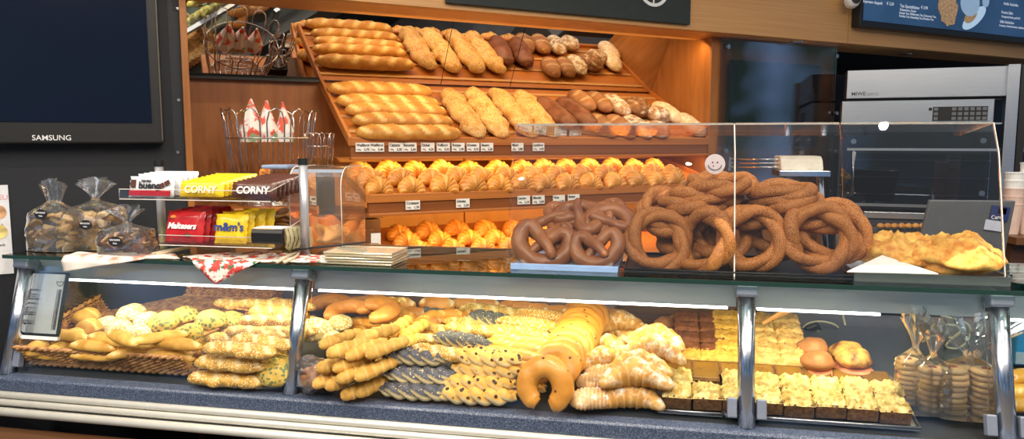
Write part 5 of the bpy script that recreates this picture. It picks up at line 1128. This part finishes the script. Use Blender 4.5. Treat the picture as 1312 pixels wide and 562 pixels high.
snackbag(45, 102, 323, 228, .17, .52, .012, 'pointed clear bag of sesame crackers, leftmost on the glass shelf', 1, 0, neck=.35)
snackbag(98, 158, 323, 227, .22, .58, .055, 'fanned clear bag of golden biscuits, between two other snack bags', 2, 1)
snackbag(134, 196, 326, 262, .13, .50, .05, 'small fanned clear bag of dark chocolate pieces, right of the biscuits', 3, 2)
# ---- smiley sign on the guard
o = empty('smiley_sign', hc(916, 210, .215), AC, 'round white smiling face sign stuck on the sneeze guard', 'sign')
b = MB(); b.lathe([(0, 0), (.025, 0), (.025, .002), (0, .002)], 36); b.build('disc', plain('sign_white', (.78, .70, .74), .5), o, rot=(R(90), 0, 0))
for x in (-.006, .006): b = MB(); b.lathe([(0, 0), (.0022, 0), (0, .001)], 12); b.build('eye', TBK, o, loc=(x, -.0022, .004), rot=(R(90), 0, 0))
b = MB(); b.tube([(.016 * cos(a), -.003, -.002 + .013 * sin(a)) for a in [pi + pi * i / 12 for i in range(13)]], .0009); b.build('smile', TBK, o, smooth=True)
b = MB(); b.lathe([(0, 0), (.002, 0), (0, .001)], 10); b.build('nose', RED, o, loc=(-.004, -.0022, -.005), rot=(R(90), 0, 0))
# ================================================================ things behind the counter
# ---- wire baskets
def arcbasket(name, p, w, d, h, nu, lab, rz, rwire=.0028, flare=1.12, hoop=.06):
    o = empty(name, p, rz, lab, 'wire basket', None)
    b = MB(); 
    for zz, k in ((h * .70, 1.06), (.004, .82)): b = MB(); b.tube([(w / 2 * k * cos(a), d / 2 * k * sin(a), zz) for a in [2 * pi * i / 40 for i in range(40)]], rwire, closed=True); b.build('hoop', CHROME, o, smooth=True)
    b = MB()
    for i in range(-4, 5): x = w / 2 * .82 * i / 5; yy = d / 2 * .82 * (1 - (i / 5) ** 2) ** .5; b.tube([(x, -yy, .004), (x, yy, .004)], rwire * .8)
    for i in range(-4, 5): y = d / 2 * .82 * i / 5; xx = w / 2 * .82 * (1 - (i / 5) ** 2) ** .5; b.tube([(-xx, y, .006), (xx, y, .006)], rwire * .8)
    b.build('grid', CHROME, o, smooth=True)
    for i in range(nu):
        a = 2 * pi * i / nu; da = .36 * 2 * pi / nu; P = []
        for q, zz, k in ((-1, .004, .82), (-1, h * .5, 1.0), (-1, h * .86, 1.09), (-.7, h * .96, 1.12), (0, h, 1.13), (.7, h * .96, 1.12), (1, h * .86, 1.09), (1, h * .5, 1.0), (1, .004, .82)): P.append((w / 2 * k * cos(a + q * da), d / 2 * k * sin(a + q * da), zz))
        b = MB(); b.tube(P, rwire); b.build('wire_loop', CHROME, o, smooth=True)
    return o
pb = hw(348, 225, .12); zt_ = toW(hw(348, 140, .12)).z; zb2 = 1.30
arcbasket('wire_basket', Wp(toW(pb).x, .12, zb2), .30, .24, zt_ - zb2, 12, 'tall chrome wire basket holding three floral paper cones, before the oak back wall', AW)
CONE, nt, bb = newmat('cone_paper'); v = coord(nt); f = tnoise(nt, v, 26, 2); g = tnoise(nt, v, 17, 2)
cc = ramp(nt, f, [(.3, (.80, .76, .70)), (.50, (.82, .78, .74)), (.56, (.72, .10, .06)), (.7, (.70, .12, .06))]); cc = mixc(nt, mth(nt, 'GREATER_THAN', g, .60), cc, (.30, .42, .24)); nt.links.new(cc, bb.inputs['Base Color']); bb.inputs['Roughness'].default_value = .6
zr = zb2 + (zt_ - zb2) * .66
for i, (px, py, r) in enumerate(((321, 130, .048), (341, 132, .042), (363, 134, .036))):
    q = toW(hw(px, py, .12)); b = MB(); h_ = q.z - zr + .01; prof_ = [(0, 0), (r * .9, 0), (r, h_ * .25), (r * .6, h_ * .6), (r * .14, h_ * .95), (.004, h_)]; b.lathe(prof_, 9)
    b.v = [p + V((noise.noise(p * 30 + V((i, 0, 0))) * .006, noise.noise(p * 30 + V((9, i, 0))) * .006, 0)) for p in b.v]
    o = b.build('paper_cone', CONE, loc=Wp(q.x, .12, zr), rz=R(40 * i)); tag(o, 'floral paper cone in the tall chrome wire basket, ' + ['leftmost and largest', 'middle one', 'rightmost and narrowest'][i], 'paper cone', 'paper cones in the wire basket')
b = MB(); b.box((0, 0, 0), (.26, .18, .005)); 
q = toW(hw(410, 215, .10)); zt2 = toW(hw(412, 170, .10)).z
arcbasket('wire_holder', Wp(q.x, .10, zt2 - .17), .10, .08, .17, 8, 'small curved chrome wire holder right of the tall basket', AW, .0022)
sb_ = empty('back_stand', Wp(toW(pb).x + .12, .12, 0), AW, 'dark narrow side cabinet carrying the wire baskets before the oak wall', 'cabinet')
b = MB(); b.box((0, .02, .62), (.52, .30, 1.24)); b.build('body', plain('stand_body', (.10, .045, .02), .4), sb_, bevel=.004); b = MB(); b.box((0, .02, 1.255), (.54, .32, .02)); b.build('top', plain('stand_top', (.12, .055, .025), .35), sb_, bevel=.003); b = MB(); b.box((0, -.135, .7), (.46, .012, 1.0)); b.build('door', plain('stand_door', (.11, .05, .022), .4), sb_, bevel=.002)
b = MB(); q2 = toW(hw(415, 330, .10))
# box under the second holder
hb_ = zt2 - .17 - 1.265
o = empty('holder_block', Wp(q.x, .10, 1.265), AW, 'dark block under the small wire holder', 'box'); b = MB(); b.box((0, 0, hb_ / 2), (.09, .09, max(.01, hb_))); b.build('body', BLK, o, bevel=.003)
# basket stands slightly above the top: a thin tray
o = empty('wooden_riser', Wp(toW(pb).x, .12, 1.265), AW, 'low wooden riser under the tall wire basket', 'riser'); b = MB(); b.box((0, 0, .0165), (.30, .22, .033)); b.build('block', SHELFW, o, bevel=.002)
# ---- white notice at the far left
qa = toW(hw(0, 237, -.004)); qb = toW(hw(18, 350, -.004)); o = empty('notice_sheet', Wp(0, 0, 0), AW, 'white printed notice with small pictures on the black wall at the left edge', 'notice')
w = .21; o.location = Wp(qb.x - w / 2, -.003, qb.z); hh = qa.z - qb.z
b = MB(); b.box((0, 0, hh / 2), (w, .002, hh)); b.build('sheet', plain('notice_paper', (.70, .72, .76), .6), o)
text('NEU', 'lettering', o, (w / 2 - .045, -.0015, hh - .045), .022, plain('pink_ink', (.70, .25, .28), .6), align='LEFT')
for z, c in ((hh * .70, (.55, .30, .15)), (hh * .48, (.70, .55, .20))):
    b = MB(); b.lathe([(0, 0), (.022, 0), (.022, .0012), (0, .0012)], 20); b.build('picture', plain('printed_food', c, .6, vary=.4), o, loc=(w / 2 - .03, -.001, z), rot=(R(90), 0, 0))
    text('Snack', 'lettering', o, (w / 2 - .045, -.0015, z - .045), .012, INK)
# ---- steel oven
AO = AC - R(8.6)
dL = ray(1085, 127); ol = EYE + dL * (3.85 / dL.y); UO = V((cos(AO), sin(AO), 0)); NO = V((-sin(AO), cos(AO), 0))
def ho(px, py, t=0): q = hitp(px, py, V((ol.x, ol.y, 0)) + NO * t, NO); d = q - V((ol.x, ol.y, 0)); return V((d.dot(UO), d.dot(NO), q.z))
xh0, xh1 = ho(1085, 100).x, ho(1290, 100).x; cx_ = (xh0 + xh1) / 2
ov = empty('steel_oven', V((ol.x, ol.y, 0)) + UO * cx_, AO, 'large steel bakery oven with a glass door, in the dark recess at right', 'oven')
z1, z2 = ho(1085, 91).z, ho(1085, 127).z
OVS = metal('oven_steel', (.60, .62, .66), .30, (1, 40, 200))
def obox(nm_, x0, x1, y0, y1, z0, z1_, mat, par=None, bev=.003):
    b = MB(); b.box(((x0 + x1) / 2 - cx_, (y0 + y1) / 2, (z0 + z1_) / 2), (x1 - x0, y1 - y0, z1_ - z0)); return b.build(nm_, mat, par or ov, bevel=bev)
obox('hood', xh0, xh1, -.03, .22, z2, z1, OVS)
xo0, xo1 = ho(1078, 150).x, ho(1272, 150).x; z3, z4 = ho(1078, 129).z, ho(1078, 157).z
obox('hood_gap', xh0 + .01, xh1 - .01, 0, .2, z3 - .01, z2 + .004, BLK)
pn = obox('control_panel', xo0, xo1, -.02, .22, z4, z3 - .004, OVS)
kx0, kx1 = ho(1194, 145).x, ho(1264, 145).x; kz0, kz1 = ho(1194, 155).z, ho(1194, 137).z
kp = obox('keypad', kx0, kx1, -.024, -.02, kz0, kz1, BLK, bev=0)
KEY = plain('grey_key', (.16, .17, .19), .5)
for r in range(3):
    for c in range(9):
        if c in (1, 2): continue
        x = kx0 + (c + .5) * (kx1 - kx0) / 9; z = kz0 + (r + .5) * (kz1 - kz0) / 3; b = MB(); b.box((x - cx_, -.025, z), ((kx1 - kx0) / 13, .003, (kz1 - kz0) / 4.6)); b.build('key', KEY, kp)
b = MB(); b.lathe([(0, 0), (.008, 0), (.008, .004), (0, .004)], 16); q = ho(1191, 140); b.build('knob', BLK, ov, loc=(q.x - cx_, -.02, q.z), rot=(R(90), 0, 0))
text('MIWE', 'lettering', ov, (ho(1090, 124).x - cx_, -.031, ho(1090, 123).z), .026, TBK, bold=.0003); text('aero', 'lettering', ov, (ho(1109, 124).x - cx_, -.031, ho(1107, 123).z), .030, plain('letter_grey', (.25, .25, .27), .5))
zd0 = ho(1078, 262).z
obox('cavity', xo0, xo1, .02, .24, zd0 - .02, z4, plain('oven_cavity', (.02, .022, .028), .5))
DG = glass('oven_door_glass', (.45, .50, .60), 2.2)
dr = obox('door', xo0 + .004, xo1 - .004, -.025, -.010, zd0, z4 - .006, DG)
b = MB(); zc = ho(1078, 191).z; b.box((0, -.03, zc), (xo1 - xo0, .012, .012)); b.box((0, -.028, zd0 + .006), (xo1 - xo0, .014, .014)); b.box((0, -.028, z4 - .010), (xo1 - xo0, .014, .008)); b.build('door_rail', OVS, dr)
qh = ho(1093, 195); b = MB(); b.tube([(qh.x - cx_, -.03, qh.z), (qh.x - cx_, -.06, qh.z), (qh.x - cx_, -.06, ho(1093, 248).z), (qh.x - cx_, -.03, ho(1093, 248).z)], .009); b.build('handle', CHROME, dr, smooth=True)
for (px, py) in ((1093, 181), (1258, 180), (1256, 247)): q = ho(px, py); b = MB(); b.lathe([(0, 0), (.015, 0), (.013, .006), (0, .006)], 18); b.build('door_bolt', STEELL, dr, loc=(q.x - cx_, -.026, q.z), rot=(R(90), 0, 0))
for i in range(3): b = MB(); z = ho(1150, 205 + i * 22).z; b.box((0, .01, z), (xo1 - xo0 - .06, .02, .006)); b.build('oven_rack', STEEL, ov)
zl0 = zd0 - .03; 
obox('lower_front_left', xo0, ho(1105, 290).x, -.02, .22, .9, zl0, OVS); obox('lower_front', ho(1106, 290).x, xo1, -.015, .22, zl0 - .035, zl0, OVS); obox('proofer', ho(1106, 290).x, xo1, .0, .22, .9, zl0 - .04, plain('proofer_dark', (.05, .055, .07), .3)); obox('base', xo0 + .02, xo1 - .02, .03, .22, .0, .9, BLK)
for i in range(9): pass
# rolls behind the pastries in the proofer window
for i in range(7):
    q = EYE + ray(1128 + i * 9, 292) * (3.62 / ray(1128, 292).y); put('crescent_roll', q, (0, 0, AO + R(80)), 'small brown roll under the oven door, %s' % ordp(i, 7), 'bread roll', 'rolls under the oven door', .8)
o = empty('pull_out_shelf', V((ol.x, ol.y, 0)) + UO * (cx_ - .05) - NO * .17, AO, 'dark pull-out shelf below the oven door carrying small rolls', 'shelf'); zz = (EYE + ray(1150, 292) * (3.62 / ray(1128, 292).y)).z
b = MB(); b.box((0, 0, zz - .012), (.56, .26, .014)); b.build('board', BLK, o, bevel=.002); b = MB(); b.box((-.2, .05, (zz - .02) / 2), (.02, .02, zz - .02)); b.box((.2, .05, (zz - .02) / 2), (.02, .02, zz - .02)); b.build('support', BLK, o)
# steel upright right of the oven
pu = hitp(1290, 200, V((ol.x, ol.y, 0)) - NO * .02, NO); pu.z = 0; o = empty('steel_upright', pu, AO, 'tall brushed steel upright immediately right of the oven', 'post'); b = MB(); b.box((0, 0, .95), (.052, .06, 1.90)); b.build('column', OVS, o, bevel=.003); b = MB(); b.box((0, 0, .01), (.09, .10, .02)); b.build('foot', OVS, o)
b = MB(); b.box((.05, .02, .95), (.03, .05, 1.9)); b.build('black_jamb', BLK, o)
# ---- bread slicer / scale in the back
p0 = EYE + ray(1030, 222) * (3.0 / ray(1030, 222).y); o = empty('bread_slicer', V((p0.x, p0.y, 0)), AC, 'white-topped steel bread slicer standing behind the sesame rings', 'bread slicer')
k = 3.0 / F; zt_s = 1.54 - (200 - 180) * k; zs2 = 1.54 - (218 - 180) * k; zs3 = 1.54 - (226 - 180) * k
b = MB(); b.prism([(0, zs2), (.03, zt_s - .012), (.06, zt_s), (.20, zt_s), (.20, zs2)], -.088, .076); b.build('hood', plain('cream_hood', (.74, .68, .56), .35), o, bevel=.006)
b = MB(); b.box((.0, .09, (zs2 + zs3) / 2), (.195, .22, zs2 - zs3)); b.build('hood_rim', STEELL, o, bevel=.003)
for s_ in (-1, 1): b = MB(); b.tube([(s_ * .07 - .01, 0, zs3), (s_ * .07 + .025, -.06, 1.02)], .014); b.build('leg', STEELL, o, smooth=True)
b = MB(); b.box((0, .1, .56), (.22, .26, 1.05)); b.build('cabinet', plain('slicer_cabinet', (.10, .10, .11), .4), o, bevel=.004)
b = MB()
for i, py in enumerate((204, 209, 214)):
    a = EYE + ray(935, py) * (3.3 / ray(935, py).y); c = EYE + ray(1000, py) * (3.1 / ray(1000, py).y)
    sc0 = a if i == 0 else sc0; b.tube([a - sc0, c - sc0], .0035)
o = empty('steel_rail_rack', sc0, 0, 'three thin steel rails running toward the bread slicer', 'rail'); b.build('rails', CHROME, o, smooth=True); b = MB(); b.box((.22, -.21, -.02), (.05, .05, .07)); b.build('black_block', BLK, o, bevel=.004); b = MB(); b.box((0, 0, -.02), (.01, .01, .06)); b.build('bracket', CHROME, o)
# ---- till screen seen from behind
zc_ = 2.45; def_ = lambda px, py: EYE + ray(px, py) * (zc_ / ray(px, py).y)
a, c, e, g = def_(1192, 256), def_(1302, 257), def_(1178, 312), def_(1284, 345)
b = MB(); n_ = V((0, .016, 0)); b.add([a, c, g, e] + [v_ + n_ for v_ in (a, c, g, e)], [(3, 2, 1, 0), (4, 5, 6, 7), (0, 1, 5, 4), (1, 2, 6, 5), (2, 3, 7, 6), (3, 0, 4, 7)])
o0 = (a + c + e + g) / 4; o = empty('till_screen', o0, 0, 'dark grey back of a till touchscreen with small stickers, behind the cheese pastries', 'till screen'); b.v = [v_ - o0 for v_ in b.v]; b.build('back_shell', plain('till_grey', (.085, .09, .10), .4), o, bevel=.004)
def stick(px0, py0, px1, py1, mat, nm_):
    q0, q1 = def_(px0, py0) - o0, def_(px1, py1) - o0; b = MB(); b.box(((q0.x + q1.x) / 2, -.004, (q0.z + q1.z) / 2), (q1.x - q0.x, .003, q0.z - q1.z), Matrix.Rotation(R(8), 3, 'Y')); return b.build(nm_, mat, o)
stick(1269, 264, 1291, 282, plain('navy_sticker', (.02, .03, .12), .4), 'sticker'); s2 = stick(1261, 282, 1283, 295, plain('pale_sticker', (.45, .48, .58), .5), 'sticker'); stick(1278, 266, 1288, 274, plain('green_spot', (.25, .55, .10), .4), 'sticker'); text('Card', 'lettering', o, (def_(1268, 280) - o0) + V((0, -.007, 0)), .018, TWH)
b = MB(); q = def_(1235, 345) - o0; b.box((q.x, .05, (q.z + 1.0 - o0.z) / 2 - .05), (.05, .04, .40)); b.build('stand', BLK, o)
# ---- cups and napkins at the right edge
p0 = EYE + ray(1306, 300) * (2.9 / ray(1306, 300).y)
tb = empty('side_table', V((p0.x + .2, p0.y + .15, 0)), 0, 'dark brown side shelf at the right edge carrying paper cups', 'table'); b = MB(); b.box((0, 0, p0.z - .02), (.50, .42, .03)); b.build('top', plain('side_top', (.14, .06, .025), .4), tb, bevel=.002); b = MB(); b.box((0, .03, (p0.z - .04) / 2), (.46, .36, p0.z - .04)); b.build('body', plain('side_body', (.07, .03, .016), .4), tb)
for i, (dx, r, h_) in enumerate(((.0, .035, .26), (.06, .035, .30))):
    o = empty('cup_stack', V((p0.x + dx, p0.y + .05, p0.z - .004)), 0, 'tall stack of white paper cups at the right edge, the %s one' % ['left and shorter', 'right and taller'][i], 'paper cups', 'stacks of paper cups')
    for j in range(5):
        b = MB(); z = j * h_ * .12; b.lathe([(0, z), (r * .72, z), (r, z + h_ * .45), (r * 1.05, z + h_ * .45), (r * 1.05, z + h_ * .47), (0, z + h_ * .47)], 20); b.build('cup', plain('paper_cup', (.70, .52, .44), .5) if j == 0 and i == 0 else (bpy.data.materials['paper_cup'] if j < 3 else WHITEP), o)
# window strip far right
b = MB(); q0 = EYE + ray(1300, 95) * (4.3 / ray(1300, 95).y); q1 = EYE + ray(1400, 190) * (4.3 / ray(1400, 190).y); 
wn_m, nt, bb = newmat('window_view'); f = tnoise(nt, coord(nt), 9, 3); c_ = ramp(nt, f, [(.4, (.01, .03, .03)), (.6, (.03, .12, .10))]); nt.links.new(c_, bb.inputs['Base Color']); bb.inputs['Roughness'].default_value = .15
wd = MB(); wd.box(((q0.x + q1.x) / 2, 0, (q0.z + q1.z) / 2), (q1.x - q0.x, .02, q0.z - q1.z)); w_ = wd.build('window_1', wn_m, loc=(0, 4.3, 0)); tag(w_, kind='structure')
b = MB(); b.box(((q0.x + q1.x) / 2, -.02, q1.z - .01), (q1.x - q0.x, .03, .02)); b.box((q0.x - .015, -.02, q0.z - .5), (.03, .04, 1.1)); f_ = b.build('window_frame', STEEL, w_)
# side display beyond the right post: blue packaging
p1 = hc(1305, 430, .40); o = empty('blue_box', C(toC(p1).x + .06, .40, deckz(.4)), AC, 'bright blue package behind the last steel post at the right edge', 'package'); b = MB(); b.box((0, 0, .06), (.17, .10, .12)); b.build('carton', plain('bright_blue', (.03, .30, .68), .4), o, bevel=.004); b = MB(); b.box((0, -.051, .02), (.17, .002, .03)); b.build('label_band', plain('pale_band', (.5, .65, .8), .5), o)
